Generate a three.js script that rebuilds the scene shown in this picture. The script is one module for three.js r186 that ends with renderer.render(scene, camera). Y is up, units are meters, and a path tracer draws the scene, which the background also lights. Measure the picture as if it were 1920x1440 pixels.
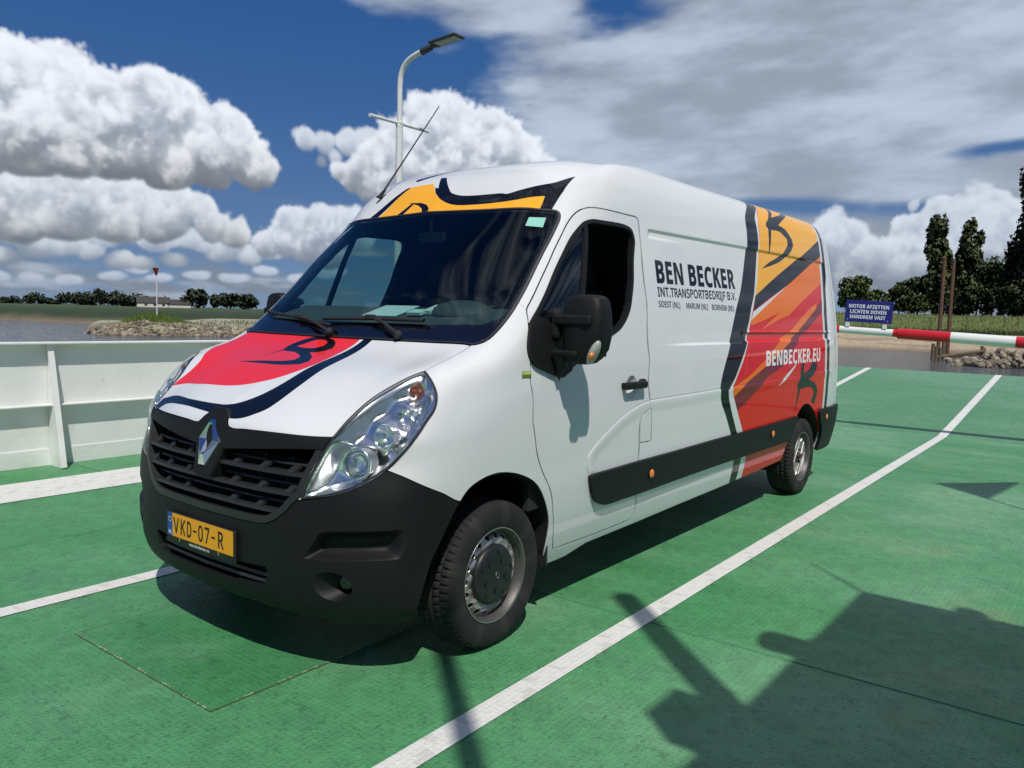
import * as THREE from 'three';
import { RoundedBoxGeometry } from 'three/addons/geometries/RoundedBoxGeometry.js';
import { mergeGeometries, mergeVertices } from 'three/addons/utils/BufferGeometryUtils.js';

// ---------------------------------------------------------------- camera, sun, exposure
// the origin is on the ferry deck under the van's front axle; +z is the way the van faces, +x its driver's side
const scene = new THREE.Scene();
const camera = new THREE.PerspectiveCamera(51.558, 4 / 3, 0.05, 3000);
camera.position.set(3.153, 1.506, 2.7524);
camera.rotation.order = 'YXZ';
camera.rotation.set(-0.0857, 0.6545, 0.0266);
scene.add(camera);
const renderer = new THREE.WebGLRenderer({ antialias: true });
renderer.toneMapping = THREE.LinearToneMapping;
renderer.toneMappingExposure = 1.0;
renderer.shadowMap.enabled = true;
renderer.shadowMap.type = THREE.PCFSoftShadowMap;
const SUN = new THREE.Vector3(0.52, 1, 0.46).normalize();
const sun = new THREE.DirectionalLight(new THREE.Color().setRGB(1.0, 0.955, 0.88), 3.6);
sun.position.copy(SUN).multiplyScalar(40);
sun.castShadow = true;
sun.shadow.mapSize.set(4096, 4096);
Object.assign(sun.shadow.camera, { left: -16, right: 16, top: 16, bottom: -16, near: 1, far: 120 });
sun.shadow.bias = -0.0004;
scene.add(sun);

// ---------------------------------------------------------------- small tools
function mulberry(a) { return () => { a |= 0; a = a + 0x6D2B79F5 | 0; let t = Math.imul(a ^ a >>> 15, 1 | a); t = t + Math.imul(t ^ t >>> 7, 61 | t) ^ t; return ((t ^ t >>> 14) >>> 0) / 4294967296; }; }
const clamp = (x, a, b) => x < a ? a : x > b ? b : x;
const lerp = (a, b, t) => a + (b - a) * t;
const sstep = (a, b, x) => { const t = clamp((x - a) / (b - a), 0, 1); return t * t * (3 - 2 * t); };
function hash2(x, y, s) { let h = Math.imul(x | 0, 374761393) + Math.imul(y | 0, 668265263) + Math.imul(s | 0, 974634539) | 0; h = Math.imul(h ^ h >>> 13, 1274126177); return ((h ^ h >>> 16) >>> 0) / 4294967296; }
function vnoise(x, y, s = 0) {
  const xi = Math.floor(x), yi = Math.floor(y); let fx = x - xi, fy = y - yi;
  fx = fx * fx * (3 - 2 * fx); fy = fy * fy * (3 - 2 * fy);
  const a = hash2(xi, yi, s), b = hash2(xi + 1, yi, s), c = hash2(xi, yi + 1, s), d = hash2(xi + 1, yi + 1, s);
  return a + (b - a) * fx + (c - a) * fy + (a - b - c + d) * fx * fy;
}
function fbm(x, y, o = 5, s = 0, g = 0.5) { let v = 0, a = 1, n = 0; for (let i = 0; i < o; i++) { v += a * vnoise(x, y, s + i * 17); n += a; a *= g; x = x * 2.03 + 11.7; y = y * 2.03 + 5.3; } return v / n; }
// the same noise on a torus of p cells, for tiles that repeat
function tnoise(x, y, p, s = 0) {
  const w = (k) => ((k % p) + p) % p;
  const xi = Math.floor(x), yi = Math.floor(y); let fx = x - xi, fy = y - yi;
  fx = fx * fx * (3 - 2 * fx); fy = fy * fy * (3 - 2 * fy);
  const a = hash2(w(xi), w(yi), s), b = hash2(w(xi + 1), w(yi), s), c = hash2(w(xi), w(yi + 1), s), d = hash2(w(xi + 1), w(yi + 1), s);
  return a + (b - a) * fx + (c - a) * fy + (a - b - c + d) * fx * fy;
}
function tfbm(u, v, p, o, s = 0) { let t = 0, a = 1, n = 0; for (let i = 0; i < o; i++) { t += a * tnoise(u * p, v * p, p, s + i * 13); n += a; a *= 0.5; p *= 2; } return t / n; }
const toS = (c) => Math.round(255 * (c <= 0.0031308 ? 12.92 * c : 1.055 * Math.pow(clamp(c, 0, 1), 1 / 2.4) - 0.055));
function dataTex(w, h, f, { srgb = true, repeat = true } = {}) {   // f(u, v) gives linear rgb
  const d = new Uint8Array(w * h * 4);
  for (let j = 0; j < h; j++) for (let i = 0; i < w; i++) {
    const c = f((i + 0.5) / w, (j + 0.5) / h), k = (j * w + i) * 4;
    if (srgb) { d[k] = toS(c[0]); d[k + 1] = toS(c[1]); d[k + 2] = toS(c[2]); } else { d[k] = d[k + 1] = d[k + 2] = clamp(Math.round(255 * c), 0, 255); }
    d[k + 3] = 255;
  }
  const t = new THREE.DataTexture(d, w, h); t.magFilter = THREE.LinearFilter; t.minFilter = THREE.LinearFilter;
  if (srgb) t.colorSpace = THREE.SRGBColorSpace;
  if (repeat) t.wrapS = t.wrapT = THREE.RepeatWrapping;
  t.needsUpdate = true; return t;
}
function canvasTex(w, h, draw) {
  const c = document.createElement('canvas'); c.width = w; c.height = h;
  draw(c.getContext('2d'), w, h);
  const t = new THREE.CanvasTexture(c); t.colorSpace = THREE.SRGBColorSpace; t.anisotropy = 8; t.magFilter = THREE.LinearFilter; return t;
}
const lin = (r, g, b) => new THREE.Color().setRGB(r, g, b);
const std = (c, roughness = 0.6, extra = {}) => new THREE.MeshStandardMaterial({ color: Array.isArray(c) ? lin(...c) : c, roughness, ...extra });
const phys = (c, roughness = 0.5, extra = {}) => new THREE.MeshPhysicalMaterial({ color: Array.isArray(c) ? lin(...c) : c, roughness, ...extra });

const taken = {};
const numbered = (n) => { const k = taken[n] = (taken[n] ?? -1) + 1; return k ? `${n}_${String(k).padStart(3, '0')}` : n; };
function shade(o) { o.traverse((m) => { if (m.isMesh) { m.castShadow = true; m.receiveShadow = true; } }); return o; }
function mesh(name, geo, mat, parent) {
  const g = Array.isArray(geo) ? merge(geo) : geo;
  const m = new THREE.Mesh(g, mat); m.name = name; m.castShadow = m.receiveShadow = true;
  if (parent) parent.add(m);
  return m;
}
function merge(list) {
  const c = list.map((g) => { let q = g.index ? g.toNonIndexed() : g; const o = new THREE.BufferGeometry(); for (const k of ['position', 'normal', 'uv']) { if (q.attributes[k]) o.setAttribute(k, q.attributes[k]); } if (!o.attributes.normal) o.computeVertexNormals(); if (!o.attributes.uv) o.setAttribute('uv', new THREE.BufferAttribute(new Float32Array(o.attributes.position.count * 2), 2)); return o; });
  return c.length === 1 ? c[0] : mergeGeometries(c);
}
function thing(name, label, category, pos = [0, 0, 0], turn = 0, group) {
  const g = new THREE.Group(); g.name = numbered(name); g.position.set(...pos); g.rotation.y = turn; g.userData = { label, category };
  if (group) g.userData.group = group;
  scene.add(g); return g;
}
function single(name, geo, mat, label, category, group) {
  const m = mesh(numbered(name), geo, mat, scene); m.userData = { label, category }; if (group) m.userData.group = group; return m;
}
function setting(name, geo, mat, parent = scene) { const m = mesh(parent === scene ? numbered(name) : name, geo, mat, parent); if (parent === scene) m.userData.kind = 'structure'; return m; }
// boxes, bars and tubes as geometries
function box(w, h, d, x = 0, y = 0, z = 0, r = 0) { const g = r > 0 ? new RoundedBoxGeometry(w, h, d, 2, Math.min(r, w / 2.01, h / 2.01, d / 2.01)) : new THREE.BoxGeometry(w, h, d); return g.translate(x, y, z); }
function cyl(r0, r1, h, x = 0, y = 0, z = 0, n = 20, open = false) { return new THREE.CylinderGeometry(r1, r0, h, n, 1, open).translate(x, y + h / 2, z); }
function bar(a, b, r0, r1 = r0, n = 10) {     // a round bar from a to b
  const A = new THREE.Vector3(...a), B = new THREE.Vector3(...b), D = B.clone().sub(A), g = new THREE.CylinderGeometry(r1, r0, D.length(), n);
  g.translate(0, D.length() / 2, 0); g.applyQuaternion(new THREE.Quaternion().setFromUnitVectors(new THREE.Vector3(0, 1, 0), D.clone().normalize())); return g.translate(...a);
}
function tube(pts, r, seg = 40, n = 10) { return new THREE.TubeGeometry(new THREE.CatmullRomCurve3(pts.map((p) => new THREE.Vector3(...p))), seg, r, n); }
function quadSheet(pts, uvs) { // a convex polygon a, b, c, d ...
  const g = new THREE.BufferGeometry(), P = []; const U = [];
  for (let i = 1; i < pts.length - 1; i++) for (const k of [0, i, i + 1]) { P.push(...pts[k]); U.push(...(uvs ? uvs[k] : [pts[k][0], pts[k][2]])); }
  g.setAttribute('position', new THREE.Float32BufferAttribute(P, 3)); g.setAttribute('uv', new THREE.Float32BufferAttribute(U, 2)); g.computeVertexNormals(); return g;
}
function worldUV(g, f) { const p = g.attributes.position, u = new Float32Array(p.count * 2); for (let i = 0; i < p.count; i++) { const r = f(p.getX(i), p.getY(i), p.getZ(i)); u[2 * i] = r[0]; u[2 * i + 1] = r[1]; } g.setAttribute('uv', new THREE.BufferAttribute(u, 2)); return g; }
// ---------------------------------------------------------------- sky: blue air with cumulus and a thin high sheet, as radiance by direction
const SKY_W = 4096, SKY_H = 2048;
function makeSky() {
  const px = new Float32Array(SKY_W * SKY_H * 4), deg = 180 / Math.PI;
  const yaw0 = 0.6545;                                       // azimuths a are counted from the way the camera faces, to the right; e is elevation, both in degrees
  const air = (e, a) => {
    const t = clamp(e / 90, 0, 1), k = Math.exp(-Math.max(e, 0) / 7.5), k2 = Math.exp(-Math.max(e, 0) / 24);
    const toSun = 0.5 + 0.5 * Math.cos((a - 180) / deg);
    return [0.002 + 0.034 * k2 + 0.165 * k + 0.02 * toSun * k2, 0.030 + 0.145 * k2 + 0.125 * k + 0.02 * toSun * k2, 0.165 + 0.30 * k2 - 0.02 * k];
  };
  // cumulus: heaps of balls eaten into by noise, marched through as a cloud of droplets lit by the sun and by the sky round it
  const X0 = -50, X1 = 52, E0 = -1, E1 = 34, RES = SKY_W / 360, w = Math.round((X1 - X0) * RES), h = Math.round((E1 - E0) * RES);
  const cum = new Float32Array(w * h * 4);
  const fromPhoto = (u, v) => { const f = 1490.8, x = (u - 960) / f, y = -(v - 720) / f, cr = Math.cos(0.0266), sr = Math.sin(0.0266), x1 = x * cr - y * sr, y1 = x * sr + y * cr, cp = Math.cos(-0.0857), sp = Math.sin(-0.0857), y2 = y1 * cp + sp, z2 = y1 * sp - cp; return [Math.atan2(x1, -z2) * deg, Math.atan2(y2, Math.hypot(x1, z2)) * deg]; };
  const h3 = (x, y, z, s) => { let q = Math.imul(x, 374761393) + Math.imul(y, 668265263) + Math.imul(z, 2147483647 - 5) + Math.imul(s, 974634539) | 0; q = Math.imul(q ^ q >>> 13, 1274126177); q = Math.imul(q ^ q >>> 15, 2246822519); return ((q ^ q >>> 16) >>> 0) / 4294967296; };
  const n3 = (x, y, z, s) => { const xi = Math.floor(x), yi = Math.floor(y), zi = Math.floor(z); let fx = x - xi, fy = y - yi, fz = z - zi; fx = fx * fx * (3 - 2 * fx); fy = fy * fy * (3 - 2 * fy); fz = fz * fz * (3 - 2 * fz); const L = (k) => { const a0 = h3(xi, yi, zi + k, s), b0 = h3(xi + 1, yi, zi + k, s), c0 = h3(xi, yi + 1, zi + k, s), d0 = h3(xi + 1, yi + 1, zi + k, s); return a0 + (b0 - a0) * fx + (c0 - a0) * fy + (a0 - b0 - c0 + d0) * fx * fy; }; const p = L(0), q = L(1); return p + (q - p) * fz; };
  const cells = (x, y, z, s) => { const xi = Math.floor(x), yi = Math.floor(y), zi = Math.floor(z); let m = 9; for (let c = -1; c <= 1; c++) for (let b = -1; b <= 1; b++) for (let a = -1; a <= 1; a++) { const q = h3(xi + a, yi + b, zi + c, s), r = (q * 7919) % 1, t = (q * 104729) % 1, dx = xi + a + q - x, dy = yi + b + r - y, dz = zi + c + t - z, d = dx * dx + dy * dy + dz * dz; if (d < m) m = d; } return 1 - Math.sqrt(m); };
  const L3 = [0.16, 0.96, 0.22];
  function cloud(list, baseV, haze, o = {}) {                // balls by where they stand in the view: [u, v, radius]
    const { grain = 1, soft = 1, gain = 1, warm = 0, flat = 1, seed = 1, squash = 1 } = o;
    const B = list.map(([u, v, r], i) => { const [a, e] = fromPhoto(u, v); return [a, e, (h3(i, 3, 5, seed) - 0.5) * r * 0.03, r * 0.0372]; });
    const mid = list.reduce((s, q) => s + q[0], 0) / list.length, base = fromPhoto(mid, baseV)[1]; let a0 = 99, a1 = -99, e0 = 99, e1 = -99, zr = 0, top = -99;
    for (const [a, e, z, r] of B) { a0 = Math.min(a0, a - r); a1 = Math.max(a1, a + r); e0 = Math.min(e0, e - r); e1 = Math.max(e1, e + r); zr = Math.max(zr, Math.abs(z) + r); top = Math.max(top, e + r); }
    const shape = (x, y, z) => { let s = -1; for (let i = 0; i < B.length; i++) { const q = B[i], dx = x - q[0], dy = (y - q[1]) * squash, dz = z - q[2], t = 1 - Math.sqrt(dx * dx + dy * dy + dz * dz) / q[3], v = t * Math.min(1, q[3]); if (v > s) s = v; } const b = (y - base) / 0.9 * flat; return b < 0.5 ? s + (b - 0.5) * 0.5 : s; };
    const G = 0.40 * grain, solid = (x0, y0, z) => { const wx = (n3(x0 * 0.8 * grain, y0 * 0.8 * grain, z * 0.8, seed + 7) - 0.5) * 0.9, wy = (n3(x0 * 0.8 * grain + 9, y0 * 0.8 * grain, z * 0.8, seed + 8) - 0.5) * 0.7, x = x0 + wx, y = y0 + wy * 0.5, s = shape(x0 + wx * 0.4, y, z); if (s < -0.40) return 0; const c = cells(x * G, y * G * 1.2, z * G, seed), c2 = cells(x * G * 2.7 + 7, y * G * 2.7, z * G * 2.7, seed + 1), n = n3(x * 3.4 * grain, y * 3.4 * grain, z * 3.4 * grain, seed + 2), m = n3(x * 8 * grain, y * 8 * grain, z * 8 * grain, seed + 3); const up = 0.35 + 0.65 * sstep(0, 1.6 / flat, y0 - base); return clamp((s + ((c - 0.40) * 0.50 + (c2 - 0.42) * 0.26 + (n - 0.5) * 0.27 + (m - 0.5) * 0.17) * up - 0.05) * 4.2 / soft, 0, 1); };
    const rough = (x, y, z) => { const s = shape(x, y, z); if (s < -0.3) return 0; const c = cells(x * G, y * G * 1.2, z * G, seed), n = n3(x * 1.5 * grain, y * 1.5 * grain, z * 1.5 * grain, seed + 5); return clamp((s + (c - 0.40) * 0.45 + (n - 0.5) * 0.22 - 0.03) * 4 / soft, 0, 1); };
    const N = 44, pad = 0.3, i0 = Math.max(0, Math.floor((a0 - pad - X0) * RES)), i1 = Math.min(w - 1, Math.ceil((a1 + pad - X0) * RES)), j0 = Math.max(0, Math.floor((Math.max(e0, base - 1) - pad - E0) * RES)), j1 = Math.min(h - 1, Math.ceil((e1 + pad - E0) * RES)), zs = 2 * (zr + 0.3) / N;
    for (let j = j0; j <= j1; j++) for (let i = i0; i <= i1; i++) {
      const x = X0 + i / RES, y = E0 + j / RES; let T = 1, r = 0, g = 0, bl = 0, z = zr + 0.3 - zs * h3(i, j, 1, seed);
      for (let k = 0; k < N && T > 0.02; k++, z -= zs) {
        const d = solid(x, y, z); if (d <= 0.001) continue;
        let tau = 0, step = 0.11; for (let q = 0, m = 0.07; q < 6; q++) { tau += rough(x + L3[0] * m, y + L3[1] * m, z + L3[2] * m) * step; m += step; step *= 1.55; }
        const a = 1 - Math.exp(-d * zs * 8.5), hgt = clamp((y - base) / (top - base + 0.01), 0, 1), lit = 0.62 * (0.58 * Math.exp(-tau * 3.2) + 0.42 * Math.exp(-tau * 0.62)), amb = lerp(0.11, 0.335, sstep(0.0, 0.62, hgt + 0.10 * (n3(x * 0.8, y * 0.8, z, seed + 9) - 0.5)));
        const R = gain * (lit * 1.02 + amb * 0.82), Gc = gain * (lit + amb * 0.98), Bc = gain * (lit * (0.985 - 0.06 * warm) + amb * 1.22); r += T * a * R; g += T * a * Gc; bl += T * a * Bc; T *= 1 - a;
      }
      const al = 1 - T; if (al < 0.004) continue; const A = air(y, 0), k = 4 * (j * w + i), f = al > 0 ? 1 / al : 0, c = [r * f, g * f, bl * f].map((v, n) => lerp(v, A[n] * 1.1 + [0.06, 0.05, 0.03][n], haze));
      const o = cum[k + 3]; for (let n = 0; n < 3; n++) cum[k + n] = (c[n] * al + cum[k + n] * o * (1 - al)) / (al + o * (1 - al)); cum[k + 3] = al + o * (1 - al);
    }
  }
  // far ones first
  cloud([[60, 522, 24], [130, 524, 26], [210, 516, 26], [300, 520, 26], [440, 522, 28], [500, 508, 30], [560, 520, 28], [370, 514, 26], [-10, 520, 28], [250, 500, 26], [620, 510, 30]], 550, 0.52, { grain: 1.1, soft: 4.2, seed: 12, squash: 2.4, flat: 0.5 });
  cloud([[90, 460, 34], [130, 455, 32], [60, 472, 26], [170, 470, 24], [230, 492, 30], [270, 494, 24], [10, 485, 26], [-5, 478, 30], [330, 486, 26], [420, 470, 34], [470, 480, 28], [510, 470, 30], [390, 456, 26], [40, 440, 34], [200, 440, 36], [300, 446, 36], [360, 444, 30], [440, 440, 26]], 512, 0.34, { grain: 1.2, soft: 2.8, warm: 1, seed: 11, squash: 1.5, flat: 0.6 });
  cloud([[535, 445, 36], [560, 425, 34], [600, 425, 38], [640, 420, 38], [540, 405, 20], [500, 455, 28], [580, 460, 36], [660, 440, 44], [620, 470, 42]], 512, 0.20, { grain: 1.2, soft: 2.0, seed: 13, flat: 0.6 });
  cloud([[-40, 400, 62], [20, 385, 64], [90, 370, 58], [150, 360, 52], [210, 368, 48], [270, 385, 44], [330, 385, 36], [375, 390, 32], [120, 405, 58], [220, 410, 52], [300, 415, 46], [400, 424, 34], [440, 440, 30], [30, 420, 54]], 462, 0.15, { grain: 1.0, soft: 2.1, warm: 1, seed: 14, flat: 0.6 });
  cloud([[1560, 440, 40], [1590, 450, 36], [1540, 470, 40], [1620, 475, 36], [1580, 490, 46], [1660, 480, 36], [1700, 430, 30], [1735, 425, 34], [1770, 405, 38], [1815, 400, 42], [1845, 392, 42], [1880, 415, 40], [1800, 440, 56], [1860, 450, 56], [1730, 460, 50], [1715, 380, 14], [1930, 440, 46], [1680, 505, 46], [1760, 490, 50], [1600, 530, 40], [1850, 500, 50]], 575, 0.26, { grain: 1.0, soft: 2.2, seed: 15, gain: 0.98, flat: 0.4 });
  cloud([[575, 262, 24], [610, 268, 27], [655, 268, 28], [690, 262, 24], [560, 255, 15], [600, 300, 15], [625, 292, 18]], 335, 0.22, { grain: 1.0, soft: 3.0, seed: 16, gain: 0.95, flat: 0.5 });
  cloud([[700, 300, 44], [725, 290, 42], [760, 260, 52], [800, 230, 56], [830, 222, 54], [860, 250, 60], [910, 250, 50], [940, 270, 52], [975, 295, 46], [1010, 320, 36], [780, 300, 66], [870, 310, 76], [670, 330, 38], [640, 318, 20], [720, 340, 56], [930, 330, 66], [800, 370, 60], [880, 380, 60]], 430, 0.06, { grain: 0.9, seed: 17, soft: 1.7, flat: 0.5 });
  cloud([[-60, 200, 92], [20, 175, 84], [95, 180, 78], [60, 240, 84], [150, 208, 66], [185, 200, 64], [215, 240, 74], [265, 200, 70], [300, 205, 62], [335, 238, 64], [290, 260, 76], [130, 260, 66], [385, 278, 56], [415, 250, 48], [440, 284, 48], [475, 308, 44], [500, 324, 28], [390, 312, 48], [320, 304, 58], [220, 284, 54], [40, 276, 54], [-40, 276, 54]], 362, 0.02, { grain: 0.78, seed: 18, soft: 1.5, flat: 0.7 });
  for (let j = 0; j < SKY_H; j++) {
    const e = ((j + 0.5) / SKY_H - 0.5) * 180;
    for (let i = 0; i < SKY_W; i++) {
      const th = ((i + 0.5) / SKY_W - 0.5) * 2 * Math.PI, dx = Math.cos(th), dz = Math.sin(th), k = 4 * (j * SKY_W + i);
      const right = dx * Math.cos(yaw0) - dz * Math.sin(yaw0), ahead = -dx * Math.sin(yaw0) - dz * Math.cos(yaw0), a = Math.atan2(right, ahead) * deg;
      let c = air(Math.max(e, 0), a);
      if (e > -1.5) {
        // the high sheet, drawn out by perspective; thick to the right of the view, thin to the left
        const s = 1 / Math.sin(Math.max(e, 1.2) / deg + 0.06), X = Math.sin(a / deg) * Math.cos(e / deg) * s, Z = Math.cos(a / deg) * Math.cos(e / deg) * s;
        const n = fbm(X * 1.1 + 3.1, Z * 0.55 + 1.7, 6, 21, 0.55), big = fbm(X * 0.35 + 8, Z * 0.25, 3, 55), fine = fbm(a * 0.14 + 0.04 * e, e * 0.50 - a * 0.035, 6, 91, 0.56);
        const ahead1 = Math.abs(a) < 60 ? 1 : 0, view = sstep(70, 40, Math.abs(a + 2));
        let cover = lerp(0.55 + 0.5 * (big - 0.5), Math.max(sstep(-9, 6, a + (e - 14) * 0.25) * 1.05, 0.92 * sstep(15.5, 20, e + 0.10 * a) * sstep(-19, -8, a), 0.62 * Math.exp(-(((a + 5) / 4) ** 2) - ((e - 18) / 1.6) ** 2)) + 0.03, view);
        cover *= 1 - 0.55 * view * Math.exp(-(((e - (10.6 + 0.10 * (a - 28))) / 0.55) ** 2)) * sstep(24, 30, a) - 0.42 * view * Math.exp(-(((e - (7.7 - 0.04 * (a - 20))) / 0.7) ** 2)) * sstep(10, 16, a) * sstep(33, 26, a);
        cover *= 1 - 0.42 * view * Math.exp(-(((a - 6) / 4) ** 2) - ((e - 20) / 2.6) ** 2);
        const dens = clamp((0.45 * n + 0.55 * fine - (1 - cover) * 0.80 - 0.10) * 2.9, 0, 1), al = dens * dens * (3 - 2 * dens) * 0.88 * sstep(-0.5, 4, e);
        const b = 0.39 + 0.25 * sstep(0.34, 0.72, fine * 0.75 + n * 0.30 - 0.02), col = [b * 0.87, b * 1.0, b * 1.19];
        for (let q = 0; q < 3; q++) c[q] = lerp(c[q], col[q], al);
        // haze and far broken cloud low down
        const lowN = fbm(a * 0.16 + 40, e * 0.9, 5, 33, 0.55), lo = sstep(0.40, 0.66, lowN) * sstep(8, 4, e) * sstep(-0.6, 1.0, e) * 0.72, lb = 0.24 + 0.26 * sstep(0.52, 0.74, fbm(a * 0.2 + 40.3, e * 1.1 - 0.5, 5, 33, 0.55)), lc = [lb * 0.93, lb * 1.02, lb * 1.14]; for (let q = 0; q < 3; q++) c[q] = lerp(c[q], lc[q], lo);
        if (a > X0 && a < X1 && e > E0 && e < E1) {
          const fi = (a - X0) * RES, fj = (e - E0) * RES, i0 = Math.min(w - 2, Math.floor(fi)), j0 = Math.min(h - 2, Math.floor(fj)), tx = fi - i0, ty = fj - j0, edge = sstep(X0, X0 + 3, a) * sstep(X1, X1 - 3, a);
          const at = (n) => lerp(lerp(cum[4 * (j0 * w + i0) + n], cum[4 * (j0 * w + i0 + 1) + n], tx), lerp(cum[4 * ((j0 + 1) * w + i0) + n], cum[4 * ((j0 + 1) * w + i0 + 1) + n], tx), ty);
          let al2 = at(3) * edge; if (al2 > 0) { const nearEdge = al2; for (let q = 0; q < 3; q++) c[q] = lerp(c[q], at(q), nearEdge); }
        }
      }
      if (e < 0) { const t = sstep(0, -12, e); c = [lerp(c[0], 0.10, t), lerp(c[1], 0.13, t), lerp(c[2], 0.16, t)]; }
      px[k] = c[0]; px[k + 1] = c[1]; px[k + 2] = c[2]; px[k + 3] = 1;
    }
  }
  const t = new THREE.DataTexture(px, SKY_W, SKY_H, THREE.RGBAFormat, THREE.FloatType);
  t.mapping = THREE.EquirectangularReflectionMapping; t.magFilter = THREE.LinearFilter; t.minFilter = THREE.LinearFilter; t.wrapS = THREE.RepeatWrapping; t.needsUpdate = true; return t;
}
const sky = makeSky(); scene.background = sky; scene.environment = sky;
const NET = {"us":[0,0.35,0.63,0.86,1.06,1.28,1.75,2.25,3.0,3.95,5.2,6.3,6.72,6.95,7.2,7.7],"zs":[0,-0.45,-1.2,-2.15,-3.4,-4.5,-4.95],"xs":[[0.2,0.88],[0.28,0.925],[0.4,0.965],[0.52,0.99],[0.66,1.008],[0.8,1.015],[0.95,1.02],[1.08,1.02],[1.22,1.015],[1.36,1.005],[1.55,0.985],[1.8,0.945],[2.02,0.905],[2.18,0.868],[2.3,0.825],[2.4,0.755],[2.46,0.62],[2.485,0.38],[2.4915,0.16],[2.492,0]]};
NET.rows = [
  {"v":0,"y":0.26,"f":[[0,0.235,0.74],[0.35,0.235,0.72],[0.62,0.235,0.67],[0.82,0.24,0.59],[0.91,0.245,0.46],[0.93,0.25,0.33]]},
  {"v":0.09,"y":0.34,"f":[[0,0.285,0.825],[0.35,0.285,0.805],[0.62,0.285,0.75],[0.825,0.29,0.655],[0.94,0.3,0.53],[0.965,0.31,0.37]]},
  {"v":0.24,"y":0.5,"f":[[0,0.42,0.848],[0.35,0.42,0.832],[0.62,0.425,0.786],[0.835,0.43,0.695],[0.96,0.44,0.575],[0.99,0.46,0.39]]},
  {"v":0.42,"y":0.66,"f":[[0,0.6,0.845],[0.35,0.6,0.832],[0.62,0.6,0.788],[0.84,0.605,0.695],[0.965,0.615,0.575],[1.005,0.63,0.39]]},
  {"v":0.57,"y":0.8,"f":[[0,0.76,0.835],[0.35,0.76,0.822],[0.62,0.76,0.776],[0.84,0.76,0.685],[0.965,0.765,0.565],[1.01,0.78,0.38]]},
  {"v":0.71,"y":0.93,"f":[[0,0.9,0.815],[0.35,0.9,0.8],[0.62,0.9,0.748],[0.84,0.89,0.65],[0.965,0.9,0.53],[1.01,0.91,0.36]]},
  {"v":0.86,"y":1.04,"f":[[0,1.03,0.775],[0.35,1.025,0.758],[0.62,1.012,0.705],[0.83,1.015,0.63],[0.96,1.015,0.525],[1.005,1.02,0.35]]},
  {"v":1.2,"y":1.18,"f":[[0,1.21,0.47],[0.35,1.21,0.46],[0.62,1.214,0.435],[0.82,1.232,0.415],[0.943,1.221,0.355],[0.99,1.18,0.23]]},
  {"v":1.62,"y":1.34,"f":[[0,1.36,0.085],[0.35,1.362,0.08],[0.62,1.366,0.07],[0.82,1.374,0.05],[0.933,1.366,0.02],[0.993,1.345,-0.07]]},
  {"v":1.93,"y":1.6,"f":[[0,1.6,-0.12],[0.35,1.6,-0.13],[0.62,1.6,-0.16],[0.8,1.6,-0.2],[0.905,1.6,-0.25],[0.965,1.6,-0.38]]},
  {"v":2.25,"y":1.84,"f":[[0,1.85,-0.345],[0.35,1.85,-0.355],[0.62,1.84,-0.385],[0.775,1.83,-0.42],[0.875,1.83,-0.47],[0.93,1.83,-0.6]]},
  {"v":2.55,"y":2.04,"f":[[0,2.1,-0.57],[0.35,2.095,-0.58],[0.61,2.085,-0.6],[0.76,2.06,-0.635],[0.851,2.045,-0.7],[0.891,2.035,-0.85]]},
  {"v":2.75,"y":2.18,"f":[[0,2.235,-0.68],[0.34,2.233,-0.685],[0.58,2.225,-0.705],[0.725,2.2,-0.745],[0.81,2.18,-0.82],[0.855,2.175,-0.97]]},
  {"v":2.9,"y":2.3,"f":[[0,2.327,-0.8],[0.32,2.325,-0.805],[0.54,2.322,-0.83],[0.685,2.302,-0.88],[0.775,2.29,-0.97],[0.815,2.295,-1.13]]},
  {"v":3.04,"y":2.4,"f":[[0,2.38,-0.95],[0.3,2.38,-0.96],[0.5,2.38,-0.985],[0.625,2.375,-1.04],[0.71,2.368,-1.13],[0.75,2.388,-1.29]]},
  {"v":3.19,"y":2.46,"f":[[0,2.42,-1.2],[0.24,2.422,-1.21],[0.4,2.425,-1.24],[0.51,2.428,-1.3],[0.58,2.43,-1.4],[0.61,2.432,-1.56]]},
  {"v":3.38,"y":2.485,"f":[[0,2.45,-1.6],[0.14,2.451,-1.61],[0.24,2.454,-1.63],[0.31,2.457,-1.68],[0.355,2.46,-1.76],[0.375,2.462,-1.88]]},
  {"v":3.62,"y":2.492,"f":[[0,2.466,-2.0],[0.06,2.466,-2.0],[0.1,2.466,-2.02],[0.13,2.467,-2.06],[0.15,2.468,-2.12],[0.16,2.469,-2.2]]},
  {"v":3.8,"y":2.492,"f":[[0,2.472,-2.3],[0,2.472,-2.32],[0,2.472,-2.34],[0,2.472,-2.36],[0,2.472,-2.4],[0,2.472,-2.45]]}
];
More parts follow.
